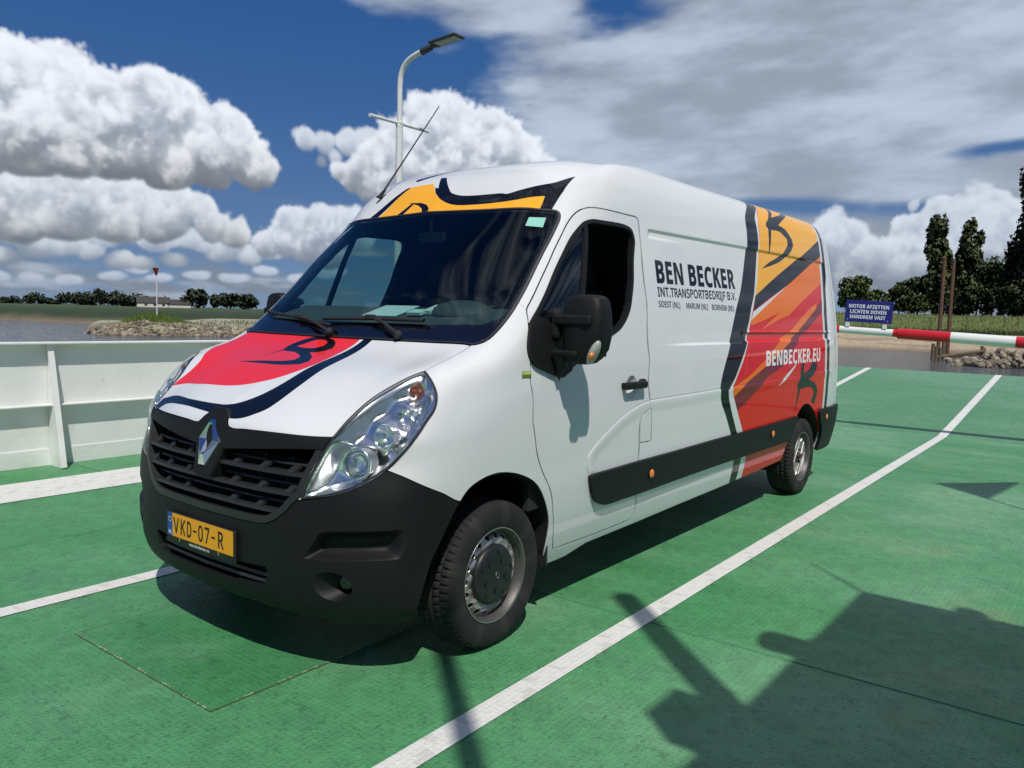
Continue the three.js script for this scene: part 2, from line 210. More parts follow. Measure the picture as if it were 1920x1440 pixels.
// outlines of the livery: side prints as [z, y], bonnet prints as [x, z], roof prints as [x, ring], in metres on the van
const LIVERY = {
  K1L: [[-3.36,2.449],[-3.078,2.288],[-3.031,2.171],[-2.99,2.057],[-2.914,1.934],[-2.849,1.826],[-2.777,1.72],[-2.664,1.585],[-2.518,1.375],[-2.474,1.308],[-2.404,1.212],[-2.346,1.109],[-2.334,1.046],[-2.361,0.961],[-2.461,0.852],[-2.568,0.725]],
  K1R: [[-3.573,2.453],[-3.293,2.308],[-3.258,2.193],[-3.225,2.089],[-3.14,1.915],[-3.039,1.712],[-2.96,1.612],[-2.903,1.521],[-2.839,1.437],[-2.796,1.342],[-2.707,1.244],[-2.597,1.128],[-2.508,1.058],[-2.463,1.036],[-2.496,0.966],[-2.567,0.861],[-2.672,0.732]],
  YL: [[-3.529,2.437],[-3.356,2.315],[-3.251,2.091],[-3.149,1.843],[-3.061,1.7],[-2.949,1.541],[-2.868,1.424],[-2.74,1.243],[-2.626,1.127],[-2.546,1.048],[-2.561,0.999],[-2.636,0.9],[-2.769,0.742]],
  Dup: [[-3.061,1.7],[-3.546,1.864],[-4.209,2.068],[-4.855,2.27],[-5.071,2.341]],
  Dlo: [[-2.997,1.584],[-3.287,1.675],[-3.78,1.804],[-4.254,1.948],[-4.952,2.163]],
  Oup: [[-2.934,1.517],[-3.494,1.708],[-3.768,1.798]],
  Olo: [[-2.936,1.482],[-3.171,1.517],[-3.563,1.587],[-3.356,1.522],[-3.147,1.452],[-3.51,1.528],[-3.723,1.561],[-3.773,1.567],[-4.157,1.694],[-4.808,1.884]],
  S2: [[-4.58,1.692],[-4.281,1.615],[-3.795,1.445],[-3.549,1.381],[-3.164,1.224],[-2.826,1.111],[-2.556,1.049],[-2.58,0.983],[-2.816,1.073],[-3.185,1.176],[-3.738,1.351],[-4.001,1.445],[-4.523,1.634]],
  M2: [[-4.763,1.736],[-4.523,1.634],[-4.001,1.445],[-3.738,1.351],[-3.185,1.176],[-2.816,1.073],[-2.58,0.983],[-2.65,0.876],[-2.883,0.953],[-3.228,1.093],[-3.559,1.163],[-4.016,1.387],[-4.247,1.454],[-4.722,1.624]],
  redR: [[-4.826,1.885],[-4.727,1.639],[-4.643,1.302],[-4.723,0.754]],
  light: [[-3.446,1.002],[-3.629,1.083],[-3.913,1.181],[-3.995,1.232],[-3.847,1.139],[-3.695,1.072]],
  Bup: [[-3.81,2.443],[-3.89,2.442],[-3.696,2.354],[-3.989,2.407],[-4.182,2.446],[-4.357,2.459],[-4.021,2.375],[-3.805,2.304],[-3.959,2.278],[-4.07,2.206],[-4.06,2.153],[-3.9,2.067],[-3.672,1.992],[-3.262,1.913],[-3.446,1.975],[-3.664,2.032],[-3.769,2.07],[-3.921,2.148],[-3.931,2.202],[-3.786,2.246],[-3.59,2.243],[-3.45,2.046],[-3.434,2.044],[-3.523,2.249],[-3.486,2.262],[-3.511,2.29],[-3.578,2.319]],
  Blo: [[-4.026,1.177],[-4.098,1.175],[-4.091,1.085],[-4.236,1.116],[-4.323,1.168],[-4.465,1.164],[-4.469,1.116],[-4.39,1.072],[-4.218,1.024],[-4.426,0.986],[-4.525,0.914],[-4.46,0.798],[-4.348,0.821],[-4.415,0.906],[-4.309,0.955],[-4.027,0.957],[-3.918,0.748],[-3.957,0.956],[-3.921,0.994],[-3.971,1.027],[-3.994,1.062]]
};
const TOPPRINT = {
  Bred: [[-0.894,0.04],[-0.351,0.072],[0.118,0.075],[0.134,0.19],[0.133,0.402],[0.036,0.527],[-0.144,0.595],[-0.446,0.596],[-0.58,0.583],[-0.704,0.591],[-0.687,0.509],[-0.715,0.428],[-0.765,0.373],[-0.812,0.303]],
  BBup: [[0.16,0.077],[0.147,0.308],[0.151,0.515],[0.117,0.632],[0.025,0.706],[-0.097,0.717],[-0.345,0.701],[-0.541,0.662],[-0.661,0.66],[-0.68,0.69]],
  BBlo: [[0.222,0.081],[0.244,0.337],[0.269,0.554],[0.261,0.687],[0.206,0.74],[0.145,0.766],[0.065,0.772],[-0.134,0.758],[-0.374,0.731],[-0.551,0.705],[-0.605,0.719]],
  Bb: [[-0.343,0.332],[-0.304,0.208],[-0.318,0.162],[-0.295,0.115],[-0.233,0.077],[-0.141,0.071],[-0.051,0.086],[0.004,0.118],[0.031,0.164],[-0.009,0.204],[-0.087,0.225],[-0.141,0.232],[-0.214,0.226],[-0.287,0.221]],
  Bhole: [[-0.251,0.162],[-0.185,0.098],[-0.126,0.09],[-0.074,0.105],[-0.058,0.138],[-0.092,0.165],[-0.175,0.173]],
  Blow: [[-0.219,0.212],[-0.103,0.212],[0.005,0.265],[0.062,0.325],[0.048,0.371],[-0.053,0.393],[-0.221,0.395],[-0.417,0.394],[-0.263,0.366],[-0.113,0.349],[-0.053,0.325],[-0.066,0.283],[-0.132,0.246]],
  ryel: [[-0.424,2.521],[-0.301,2.783],[-0.125,2.796],[-0.081,2.743],[-0.043,2.687],[0.036,2.615],[0.155,2.564],[0.307,2.556],[0.468,2.567],[0.574,2.587],[0.712,2.637],[0.721,2.542],[0.412,2.515],[0.033,2.52],[-0.255,2.524]],
  rblk: [[-0.08,2.748],[-0.048,2.738],[-0.11,2.857],[-0.065,2.855],[0.04,2.726],[0.092,2.671],[0.209,2.637],[0.449,2.64],[0.495,2.635],[0.7,2.75],[0.762,2.846],[0.777,2.7],[0.777,2.557],[0.721,2.542],[0.712,2.637],[0.574,2.587],[0.468,2.567],[0.307,2.556],[0.155,2.564],[0.036,2.615],[-0.043,2.687]],
  rstr: [[-0.509,2.525],[-0.432,2.522],[-0.299,2.78],[-0.326,2.779]],
  rB: [[-0.258,2.522],[-0.197,2.608],[-0.234,2.618],[-0.117,2.606],[-0.061,2.583],[-0.022,2.547],[-0.015,2.519],[-0.061,2.518],[-0.079,2.549],[-0.125,2.581],[-0.176,2.601],[-0.21,2.524]],
  rline: [[-0.299,2.853],[-0.073,2.987],[-0.124,2.867]]
};
// ---------------------------------------------------------------- the van's skin: rings from the nose round to the rear doors
const xside = (y) => { const a = NET.xs; if (y <= a[0][0]) return a[0][1]; for (let i = 1; i < a.length; i++) if (y <= a[i][0]) return lerp(a[i - 1][1], a[i][1], (y - a[i - 1][0]) / (a[i][0] - a[i - 1][0])); return a[a.length - 1][1]; };
const rise = (y, z) => y + 0.03 * clamp((-z - 2.5) / 2.8, 0, 1) * clamp((y - 2.1) / 0.2, 0, 1);
const RINGS = NET.rows.map((r) => {
  const P = r.f.map((p) => p.slice()), X = xside(r.y), z5 = P[5][2];
  for (const zn of NET.zs) { const z = z5 + (-4.95 - z5) * (0.36 - zn) / 5.31; P.push([X * (z < -4 ? 1 - 0.022 * Math.pow(-4 - z, 1.5) : 1), rise(r.y, z), z]); }
  const y = rise(r.y, -5.3), zr = -5.352 + Math.max(0, y - 1) * 0.055 + Math.max(0, y - 2.2) * 0.15;
  P.push([X * 0.945, y, zr + 0.11], [X * 0.87, y, zr + 0.02], [0, y, zr]);
  return P;
});
function weights(ts, x) {           // non-uniform Catmull-Rom
  const n = ts.length; let i = 0; while (i < n - 2 && x >= ts[i + 1]) i++;
  const h = ts[i + 1] - ts[i], s = (x - ts[i]) / h, w = new Map(), add = (k, c) => w.set(k, (w.get(k) || 0) + c);
  add(i, 2 * s ** 3 - 3 * s * s + 1); add(i + 1, -2 * s ** 3 + 3 * s * s);
  const tan = (j, c) => { const a = j === 0 ? 0 : j - 1, b = j === n - 1 ? j : j + 1, q = c * h / (ts[b] - ts[a]); add(b, q); add(a, -q); };
  tan(i, s ** 3 - 2 * s * s + s); tan(i + 1, s ** 3 - s * s);
  return [...w];
}
const VS = NET.rows.map((r) => r.v), US = NET.us;
function polyline(pts, x) { if (x >= pts[0][0]) return pts[0][1]; for (let i = 1; i < pts.length; i++) if (x >= pts[i][0]) return lerp(pts[i - 1][1], pts[i][1], (x - pts[i - 1][0]) / (pts[i][0] - pts[i - 1][0])); return pts[pts.length - 1][1]; }
const ARC = [[-0.78, 0.55], [-0.715, 0.66], [-0.689, 0.74], [-0.689, 0.793], [-0.706, 0.82], [-0.763, 0.861], [-0.869, 0.913], [-1.0035, 0.973], [-1.124, 1.012], [-1.251, 1.039], [-1.356, 1.047], [-1.886, 1.051], [-2.78, 1.062], [-3.7, 1.067], [-4.72, 1.087], [-5.0, 1.09]];
const CREASE = [[-1.45, 2.034], [-2, 2.041], [-2.8, 2.053], [-3.77, 2.063], [-4.9, 2.075]];
function arcDist(y, z) {             // signed distance to the swage line that sweeps up the door and runs back along the side; positive below it
  let best = 1, side = 1;
  for (let i = 1; i < ARC.length; i++) {
    const [z0, y0] = ARC[i - 1], [z1, y1] = ARC[i], dz = z1 - z0, dy = y1 - y0, t = clamp(((z - z0) * dz + (y - y0) * dy) / (dz * dz + dy * dy), 0, 1);
    const ez = z - z0 - t * dz, ey = y - y0 - t * dy, q = Math.hypot(ez, ey);
    if (q < best) { best = q; side = dz * ey - dy * ez; }
  }
  return side > 0 ? best : -best;
}
function pressed(x, y, z) {         // swages pressed into the side panels: metres outward
  let d = 0;
  if (z < -0.6 && z > -5.0 && x > 0.7) {
    if (y > 0.70) { const s = arcDist(y, z); if (s > -0.02 && s < 0.09) d += 0.0045 * sstep(-0.004, 0.012, s) * (1 - sstep(0.02, 0.085, s)); }
    if (z < -1.43 && z > -4.95) {
      const yuAt = (q) => polyline(CREASE, q), yu = yuAt(z), end = Math.min(y > yuAt(z) - 0.05 ? sstep(-1.43, -1.465, z) : sstep(-1.43, -2.0, z), sstep(-4.95, -4.92, z)), yl = z > -2.74 ? 1.352 : 1.43;
      if (y < yu && y > yl) d -= 0.012 * Math.min(clamp((yu - y) / 0.02, 0, 1), clamp((y - yl) / 0.012, 0, 1)) * end;
    }
    if (z < -2.72 && z > -4.9) { const w = sstep(-2.72, -2.75, z) * sstep(-4.9, -4.87, z); d -= 0.018 * w * Math.min(clamp((1.432 - y) / 0.006, 0, 1), clamp((y - 1.363) / 0.012, 0, 1)); }
  }
  return d;
}
function skin(u, v) {
  let x = 0, y = 0, z = 0; const wu = weights(US, u), wv = weights(VS, v);
  for (const [i, a] of wv) for (const [j, b] of wu) { const p = RINGS[i][j], c = a * b; x += c * p[0]; y += c * p[1]; z += c * p[2]; }
  return [Math.max(0, x), y, z];
}
function steps(list) { const o = []; for (let k = 0; k < list.length - 1; k++) { const [a, d] = list[k], b = list[k + 1][0], n = Math.max(1, Math.round((b - a) / d)); for (let i = 0; i < n; i++) o.push(a + (b - a) * i / n); } o.push(list[list.length - 1][0]); return o; }
function makeSkin() {
  const us = steps([[0, 0.014], [1.4, 0.018], [2.4, 0.013], [3.3, 0.04], [4.25, 0.012], [4.55, 0.045], [6.3, 0.03], [7.1, 0.06], [7.7]]);
  const vs = steps([[0, 0.016], [0.5, 0.009], [1.0, 0.017], [1.56, 0.006], [1.8, 0.018], [2.48, 0.005], [2.64, 0.02], [3.5, 0.04], [3.8]]);
  const nu = us.length, nv = vs.length, pos = new Float32Array(nu * nv * 3), WU = us.map((u) => weights(US, u)), WV = vs.map((v) => weights(VS, v)), par = new Float32Array(nu * nv * 2);
  for (let i = 0; i < nv; i++) for (let j = 0; j < nu; j++) {
    let x = 0, y = 0, z = 0;
    for (const [a, wa] of WV[i]) for (const [b, wb] of WU[j]) { const p = RINGS[a][b], c = wa * wb; x += c * p[0]; y += c * p[1]; z += c * p[2]; }
    if (j === 0 || i === nv - 1 || j === nu - 1) x = 0;
    x = Math.max(0, x); x = Math.max(0, x + pressed(x, y, z));
    const k = i * nu + j; pos.set([x, y, z], 3 * k); par.set([us[j], vs[i]], 2 * k);
  }
  const nor = new Float32Array(nu * nv * 3), at = (i, j) => 3 * (i * nu + j);
  for (let i = 0; i < nv; i++) for (let j = 0; j < nu; j++) {
    const a = at(i, Math.max(0, j - 1)), b = at(i, Math.min(nu - 1, j + 1)), c = at(Math.max(0, i - 1), j), d = at(Math.min(nv - 1, i + 1), j);
    const e = [pos[b] - pos[a], pos[b + 1] - pos[a + 1], pos[b + 2] - pos[a + 2]], f = [pos[d] - pos[c], pos[d + 1] - pos[c + 1], pos[d + 2] - pos[c + 2]];
    let n = [e[1] * f[2] - e[2] * f[1], e[2] * f[0] - e[0] * f[2], e[0] * f[1] - e[1] * f[0]];
    if (j === 0 || j === nu - 1) n[0] = 0; if (i === nv - 1) n = [0, 1, 0];
    const l = Math.hypot(...n) || 1; nor.set([n[0] / l, n[1] / l, n[2] / l], at(i, j));
  }
  const idx = [];
  for (let i = 0; i < nv - 1; i++) for (let j = 0; j < nu - 1; j++) { const a = i * nu + j, b = a + 1, c = a + nu + 1, d = a + nu; idx.push(a, b, c, a, c, d); }
  return { pos: Array.from(pos), nor: Array.from(nor), par: Array.from(par), idx };
}
// outlines are given in ring coordinates; smooth between points, sharp where they turn hard
function outline(pts, closed = true) {
  const n = pts.length, o = [];
  const dir = (a, b) => { const d = [b[0] - a[0], b[1] - a[1]], l = Math.hypot(...d) || 1; return [d[0] / l, d[1] / l]; };
  const tan = pts.map((p, i) => { if (!closed && (i === 0 || i === n - 1)) return null; const a = dir(pts[(i + n - 1) % n], p), b = dir(p, pts[(i + 1) % n]); return a[0] * b[0] + a[1] * b[1] < 0.62 ? null : dir(pts[(i + n - 1) % n], pts[(i + 1) % n]); });
  for (let i = 0; i < (closed ? n : n - 1); i++) {
    const a = pts[i], b = pts[(i + 1) % n], L = Math.hypot(b[0] - a[0], b[1] - a[1]), m = Math.max(1, Math.ceil(L / 0.012)), ch = dir(a, b), ta = tan[i] || ch, tb = tan[(i + 1) % n] || ch;
    for (let k = 0; k < m; k++) { const s = k / m, h0 = 2 * s ** 3 - 3 * s * s + 1, h1 = s ** 3 - 2 * s * s + s, h2 = -2 * s ** 3 + 3 * s * s, h3 = s ** 3 - s * s; o.push([h0 * a[0] + h1 * L * ta[0] + h2 * b[0] + h3 * L * tb[0], h0 * a[1] + h1 * L * ta[1] + h2 * b[1] + h3 * L * tb[1]]); }
  }
  if (!closed) o.push(pts[n - 1]);
  return o;
}
const onSkin = (line) => line.map(([u, v]) => skin(clamp(u, 0, 7.7), clamp(v, 0, 3.8)));
function outlineField(line, closed = true) {
  const L3 = onSkin(line); let u0 = 1e9, u1 = -1e9, v0 = 1e9, v1 = -1e9;
  for (const [u, v] of line) { u0 = Math.min(u0, u); u1 = Math.max(u1, u); v0 = Math.min(v0, v); v1 = Math.max(v1, v); }
  return (u, v, x, y, z) => {
    if (u < u0 - 0.12 || u > u1 + 0.12 || v < v0 - 0.16 || v > v1 + 0.16) return 1;
    let inside = false, best = 1e9; const n = line.length;
    for (let i = 0, j = n - 1; i < n; j = i++) {
      const a = line[i], b = line[j];
      if ((a[1] > v) !== (b[1] > v) && u < (b[0] - a[0]) * (v - a[1]) / (b[1] - a[1]) + a[0]) inside = !inside;
      if (u < 0.0001 && a[0] < 0 && b[0] < 0) continue;   // the part of an outline that only closes it across the middle
      if (a[0] < 0 && b[0] < 0) continue;
      const p = L3[j], q = L3[i], d0 = q[0] - p[0], d1 = q[1] - p[1], d2 = q[2] - p[2], e0 = x - p[0], e1 = y - p[1], e2 = z - p[2], dd = d0 * d0 + d1 * d1 + d2 * d2;
      const t = dd < 1e-12 ? 0 : clamp((e0 * d0 + e1 * d1 + e2 * d2) / dd, 0, 1), r0 = e0 - t * d0, r1 = e1 - t * d1, r2 = e2 - t * d2, r = r0 * r0 + r1 * r1 + r2 * r2;
      if (r < best) best = r;
    }
    best = Math.sqrt(best); return inside ? -best : best;
  };
}
function fieldOf(M, f) { const n = M.pos.length / 3, d = new Float32Array(n); for (let i = 0; i < n; i++) d[i] = f(M.par[2 * i], M.par[2 * i + 1], M.pos[3 * i], M.pos[3 * i + 1], M.pos[3 * i + 2]); return d; }
function compact(M) { const map = new Map(), o = { pos: [], nor: [], par: [], idx: [] }; for (const i of M.idx) { let k = map.get(i); if (k === undefined) { k = map.size; map.set(i, k); o.pos.push(M.pos[3 * i], M.pos[3 * i + 1], M.pos[3 * i + 2]); o.nor.push(M.nor[3 * i], M.nor[3 * i + 1], M.nor[3 * i + 2]); o.par.push(M.par[2 * i], M.par[2 * i + 1]); } o.idx.push(k); } return o; }
function cut(M, f, gap = 0) {       // [inside, outside]; gap metres of skin vanish along the line
  const d0 = typeof f === 'function' ? fieldOf(M, f) : f;
  const once = (iso, wantInside) => {
    const P = { pos: M.pos.slice(), nor: M.nor.slice(), par: M.par.slice(), idx: [] }, cache = new Map();
    const crossing = (a, b) => { const key = a < b ? a * 4e6 + b : b * 4e6 + a; let k = cache.get(key); if (k !== undefined) return k; const t = clamp((iso - d0[a]) / (d0[b] - d0[a]), 0.001, 0.999); k = P.pos.length / 3; for (let c = 0; c < 3; c++) { P.pos.push(lerp(M.pos[3 * a + c], M.pos[3 * b + c], t)); P.nor.push(lerp(M.nor[3 * a + c], M.nor[3 * b + c], t)); } for (let c = 0; c < 2; c++) P.par.push(lerp(M.par[2 * a + c], M.par[2 * b + c], t)); cache.set(key, k); return k; };
    const ok = (i) => (d0[i] < iso) === wantInside;
    for (let i = 0; i < M.idx.length; i += 3) {
      const t = [M.idx[i], M.idx[i + 1], M.idx[i + 2]], s = t.map(ok), n = s[0] + s[1] + s[2];
      if (n === 3) P.idx.push(...t);
      else if (n === 1) { const k = s.indexOf(true), a = t[k], b = t[(k + 1) % 3], c = t[(k + 2) % 3]; P.idx.push(a, crossing(a, b), crossing(a, c)); }
      else if (n === 2) { const k = s.indexOf(false), a = t[k], b = t[(k + 1) % 3], c = t[(k + 2) % 3], p = crossing(a, b), q = crossing(a, c); P.idx.push(p, b, c, p, c, q); }
    }
    return compact(P);
  };
  return [once(-gap / 2, true), once(gap / 2, false)];
}
function offset(M, h) { const o = { ...M, pos: M.pos.slice() }; for (let i = 0; i < o.pos.length; i++) o.pos[i] += M.nor[i] * h; for (let i = 0; i < o.pos.length; i += 3) if (M.pos[i] < 1e-5) o.pos[i] = 0; return o; }
function edges(M) { const seen = new Map(); for (let i = 0; i < M.idx.length; i += 3) for (let k = 0; k < 3; k++) { const a = M.idx[i + k], b = M.idx[i + (k + 1) % 3], r = b * 4e6 + a; if (seen.has(r)) seen.delete(r); else seen.set(a * 4e6 + b, [a, b]); } return [...seen.values()].filter(([a, b]) => M.pos[3 * a] > 1e-4 || M.pos[3 * b] > 1e-4); }
function hem(M, t) {                // the sheet metal turned in along every free edge
  const o = { pos: M.pos.slice(), nor: M.nor.slice(), par: M.par.slice(), idx: M.idx.slice() };
  for (const [a, b] of edges(M)) {
    const p = (i, s) => [0, 1, 2].map((c) => M.pos[3 * i + c] - s * M.nor[3 * i + c]), A = p(a, 0), B = p(b, 0), C = p(b, t), D = p(a, t), e = [B[0] - A[0], B[1] - A[1], B[2] - A[2]], n = [M.nor[3 * a], M.nor[3 * a + 1], M.nor[3 * a + 2]];
    const q = [e[1] * n[2] - e[2] * n[1], e[2] * n[0] - e[0] * n[2], e[0] * n[1] - e[1] * n[0]], l = Math.hypot(...q) || 1, k = o.pos.length / 3;
    for (const [P, i] of [[A, a], [B, b], [C, b], [D, a]]) { o.pos.push(...P); o.nor.push(q[0] / l, q[1] / l, q[2] / l); o.par.push(M.par[2 * i], M.par[2 * i + 1]); }
    o.idx.push(k, k + 2, k + 1, k, k + 3, k + 2);
  }
  return o;
}
function geoOf(M, side = 1, uv = (x, y, z) => [z, y]) {   // side -1: the mirror image
  const n = M.pos.length / 3, p = new Float32Array(n * 3), q = new Float32Array(n * 3), t = new Float32Array(n * 2);
  for (let i = 0; i < n; i++) {
    p[3 * i] = side * M.pos[3 * i]; p[3 * i + 1] = M.pos[3 * i + 1]; p[3 * i + 2] = M.pos[3 * i + 2];
    const l = Math.hypot(M.nor[3 * i], M.nor[3 * i + 1], M.nor[3 * i + 2]) || 1;
    q[3 * i] = side * M.nor[3 * i] / l; q[3 * i + 1] = M.nor[3 * i + 1] / l; q[3 * i + 2] = M.nor[3 * i + 2] / l;
    const r = uv(p[3 * i], p[3 * i + 1], p[3 * i + 2], M.par[2 * i], M.par[2 * i + 1]); t[2 * i] = r[0]; t[2 * i + 1] = r[1];
  }
  const g = new THREE.BufferGeometry(); g.setAttribute('position', new THREE.BufferAttribute(p, 3)); g.setAttribute('normal', new THREE.BufferAttribute(q, 3)); g.setAttribute('uv', new THREE.BufferAttribute(t, 2));
  const idx = side > 0 ? M.idx : M.idx.map((_, i) => M.idx[i - i % 3 + [0, 2, 1][i % 3]]); g.setIndex(idx); return g;
}
const both = (M, uv) => mergeGeometries([geoOf(M, 1, uv), geoOf(M, -1, uv)]);
// a narrow groove: the strip between two cuts is set back
function grooved(M, f, half, depth) {
  const [a, b] = cut(M, (...q) => f(...q) + half), [strip, c] = cut(b, (...q) => f(...q) - half);
  const o = { pos: [], nor: [], par: [], idx: [] }; for (const m of [hem(a, depth), offset(strip, -depth), hem(c, depth)]) { const k = o.pos.length / 3; for (const v of m.pos) o.pos.push(v); for (const v of m.nor) o.nor.push(v); for (const v of m.par) o.par.push(v); for (const i of m.idx) o.idx.push(i + k); }
  return o;
}
function smoothNormals(M) { const p = M.pos, n = new Float32Array(p.length); for (let i = 0; i < M.idx.length; i += 3) { const a = M.idx[i] * 3, b = M.idx[i + 1] * 3, c = M.idx[i + 2] * 3, e = [p[b] - p[a], p[b + 1] - p[a + 1], p[b + 2] - p[a + 2]], f = [p[c] - p[a], p[c + 1] - p[a + 1], p[c + 2] - p[a + 2]], q = [e[1] * f[2] - e[2] * f[1], e[2] * f[0] - e[0] * f[2], e[0] * f[1] - e[1] * f[0]]; for (const k of [a, b, c]) for (let j = 0; j < 3; j++) n[k + j] += q[j]; } M.nor = Array.from(n); return M; }
// ---------------------------------------------------------------- van: materials
const paintGrain = dataTex(256, 256, (u, v) => 0.5 + 0.5 * (tfbm(u, v, 32, 2, 5) - 0.5), { srgb: false }); paintGrain.repeat.set(3, 3);
const paint = phys([0.735, 0.745, 0.75], 0.5, { clearcoat: 1, clearcoatRoughness: 0.04, specularIntensity: 0.1 });
const blackPlastic = phys([0.0085, 0.009, 0.0098], 0.56, { bumpMap: (() => { const t = dataTex(256, 256, (u, v) => tfbm(u, v, 64, 2, 9), { srgb: false }); t.repeat.set(9, 9); return t; })(), bumpScale: 0.0006, specularIntensity: 0.55 });
const greyPlastic = phys([0.024, 0.025, 0.027], 0.42, { specularIntensity: 0.8 });
const blackGloss = phys([0.006, 0.006, 0.007], 0.12, { clearcoat: 1, clearcoatRoughness: 0.03 });
const rubber = std([0.018, 0.018, 0.018], 0.75);
const darkTrim = std([0.020, 0.021, 0.023], 0.85);
const hollow = std([0.006, 0.006, 0.006], 0.95);
const chrome = std([0.80, 0.80, 0.80], 0.12, { metalness: 1 });
const steel = std([0.52, 0.52, 0.51], 0.33, { metalness: 0.85 });
const glassClear = phys([0.97, 0.98, 0.98], 0.0, { transmission: 1, thickness: 0, ior: 1.5 });
const windscreenGlass = phys([0.52, 0.72, 0.71], 0.0, { transmission: 1, thickness: 0, ior: 1.52 });
const doorGlass = phys([0.40, 0.56, 0.55], 0.0, { transmission: 1, thickness: 0, ior: 1.52 });
const amber = phys([0.85, 0.22, 0.015], 0.2, { clearcoat: 1, clearcoatRoughness: 0.05 });

// prints
const YELLOW = '#ffb52e', ORANGE = '#f5760f', RED = '#df1015', MAROON = '#7a1c2c', INK = '#0e0f14';
const SIDE = { z0: -1.15, len: 4.25, y0: 0.2, high: 2.5 };
function smoothPath(ctx, pts) { ctx.beginPath(); pts.forEach((p, i) => i ? ctx.lineTo(...p) : ctx.moveTo(...p)); ctx.closePath(); }
function rounded(pts, closed = true) { return outline(pts.map((p) => p.slice()), closed); }
function fitText(ctx, s, x0, x1, yb, cap, font, weight, stroke = 0) { // text between x0 and x1 with its baseline at yb and capitals cap pixels high
  ctx.save(); ctx.font = `${weight} 200px ${font}`; const m = ctx.measureText(s), w = m.width, hgt = 200 * 0.729;
  ctx.translate(x0, yb); ctx.scale((x1 - x0) / w, cap / hgt); ctx.fillText(s, 0, 0); if (stroke) { ctx.lineWidth = stroke; ctx.lineJoin = 'round'; ctx.strokeStyle = ctx.fillStyle; ctx.strokeText(s, 0, 0); } ctx.restore();
}
function sideLivery(words) {
  return canvasTex(2048, 1205, (c, w, h) => {
    const S = w / SIDE.len, P = ([z, y]) => [(SIDE.z0 - z) * S, h - (y - SIDE.y0) * S], poly = (pts, col) => { smoothPath(c, pts.map(P)); c.fillStyle = col; c.fill(); };
    c.fillStyle = '#dfe1e2'; c.fillRect(0, 0, w, h);
    const L = LIVERY, YL = rounded(L.YL, false), below = [[-2.93, 0.55], [-2.99, 0.30]], rear = [[-4.735, 0.2], [-4.715, 1.0], [-4.715, 1.6], [-4.83, 2.1], [-4.93, 2.55]];
    // red ground, then orange, yellow and the dark bands laid over it
    poly([...YL, ...below, ...rear, [-3.6, 2.7]], RED);
    poly([...L.Oup, [-4.76, 1.95], L.Olo[L.Olo.length - 1], ...L.Olo.slice().reverse()], ORANGE);
    poly([...L.Oup, ...L.Dlo.slice(2), [-4.80, 1.75], L.Olo[9], ...L.Olo.slice().reverse()], ORANGE);
    poly(rounded(L.S2), ORANGE); poly(L.M2, MAROON); poly(L.light, '#e8e6e8');
    poly([...L.YL.slice(0, 5), ...L.Dup.slice(1), [-5.0, 2.3], [-5.0, 2.7], [-3.6, 2.7]], YELLOW);
    poly([...rounded(L.Dup, false), [-4.97, 2.2], [-4.9, 1.95], ...rounded(L.Dlo, false).reverse()], INK);
    poly([L.Dlo[0], ...L.Oup, L.Dlo[2]], '#dfe1e2');
    // the bowed black band with its white edges
    const K = [...rounded(L.K1L, false), [-2.70, 0.55], [-2.76, 0.30]], R = [...rounded(L.K1R, false), [-2.84, 0.55], [-2.885, 0.30]];
    poly([[-3.5, 2.7], ...K, ...[...YL, ...below].reverse(), [-3.7, 2.7]], '#dfe1e2');
    poly([[-3.52, 2.7], ...K, ...R.slice().reverse(), [-3.66, 2.7]], INK);
    poly(rounded(L.Bup), INK); poly(rounded(L.Blo), '#191416');
    // the rear edge: white, black, white
    const strip = (a, b, col) => poly([...rear.map(([z, y]) => [z - a, y]), ...rear.map(([z, y]) => [z - b, y]).reverse()], col);
    strip(0, 0.9, '#dfe1e2'); strip(0.06, 0.15, INK);
    if (words) {
      const X = (z) => (SIDE.z0 - z) * S, Y = (y) => h - (y - SIDE.y0) * S;
      c.fillStyle = '#0d0e15';
      c.save(); c.setTransform(1, -0.0128, 0, 1, 0, 16.5); fitText(c, 'BEN BECKER', X(-1.462), X(-2.69), Y(1.752), 0.132 * S, 'sans-serif', 'bold', 7); c.restore();
      c.save(); c.setTransform(1, -0.0128, 0, 1, 0, 14); fitText(c, 'INT.TRANSPORTBEDRIJF B.V.', X(-1.47), X(-2.69), Y(1.667), 0.054 * S, 'sans-serif', 'normal', 11); c.restore();
      c.lineWidth = 1.4; c.strokeStyle = '#1a1c29';
      for (const [s, a, b] of [['SOEST (NL)', -1.47, -1.772], ['MARUM (NL)', -1.86, -2.195], ['BORNEM (BE)', -2.25, -2.63]]) fitText(c, s, X(a), X(b), Y(1.58), 0.036 * S, 'sans-serif', 'normal', 9);
      c.fillStyle = '#f1eef0'; fitText(c, 'BENBECKER.EU', X(-3.17), X(-4.575), Y(1.178), 0.118 * S, 'sans-serif', 'bold', 4);
    }
    // road film: specks and short streaks
    const rnd = mulberry(77); for (let i = 0; i < 2600; i++) { const y = h * (0.45 + 0.55 * Math.sqrt(rnd())); c.fillStyle = `rgba(92,88,80,${0.05 + 0.10 * rnd()})`; c.fillRect(w * rnd(), y, 1 + 2 * rnd(), 1 + 5 * rnd() * rnd()); }
  });
}
const livery = phys('#ffffff', 0.5, { clearcoat: 0.7, clearcoatRoughness: 0.05, specularIntensity: 0.05, map: sideLivery(true) });
const liveryPlain = phys('#ffffff', 0.5, { clearcoat: 0.7, clearcoatRoughness: 0.05, specularIntensity: 0.05, map: sideLivery(false) });
const sideUV = (x, y, z) => [(SIDE.z0 - z) / SIDE.len, (y - SIDE.y0) / SIDE.high];
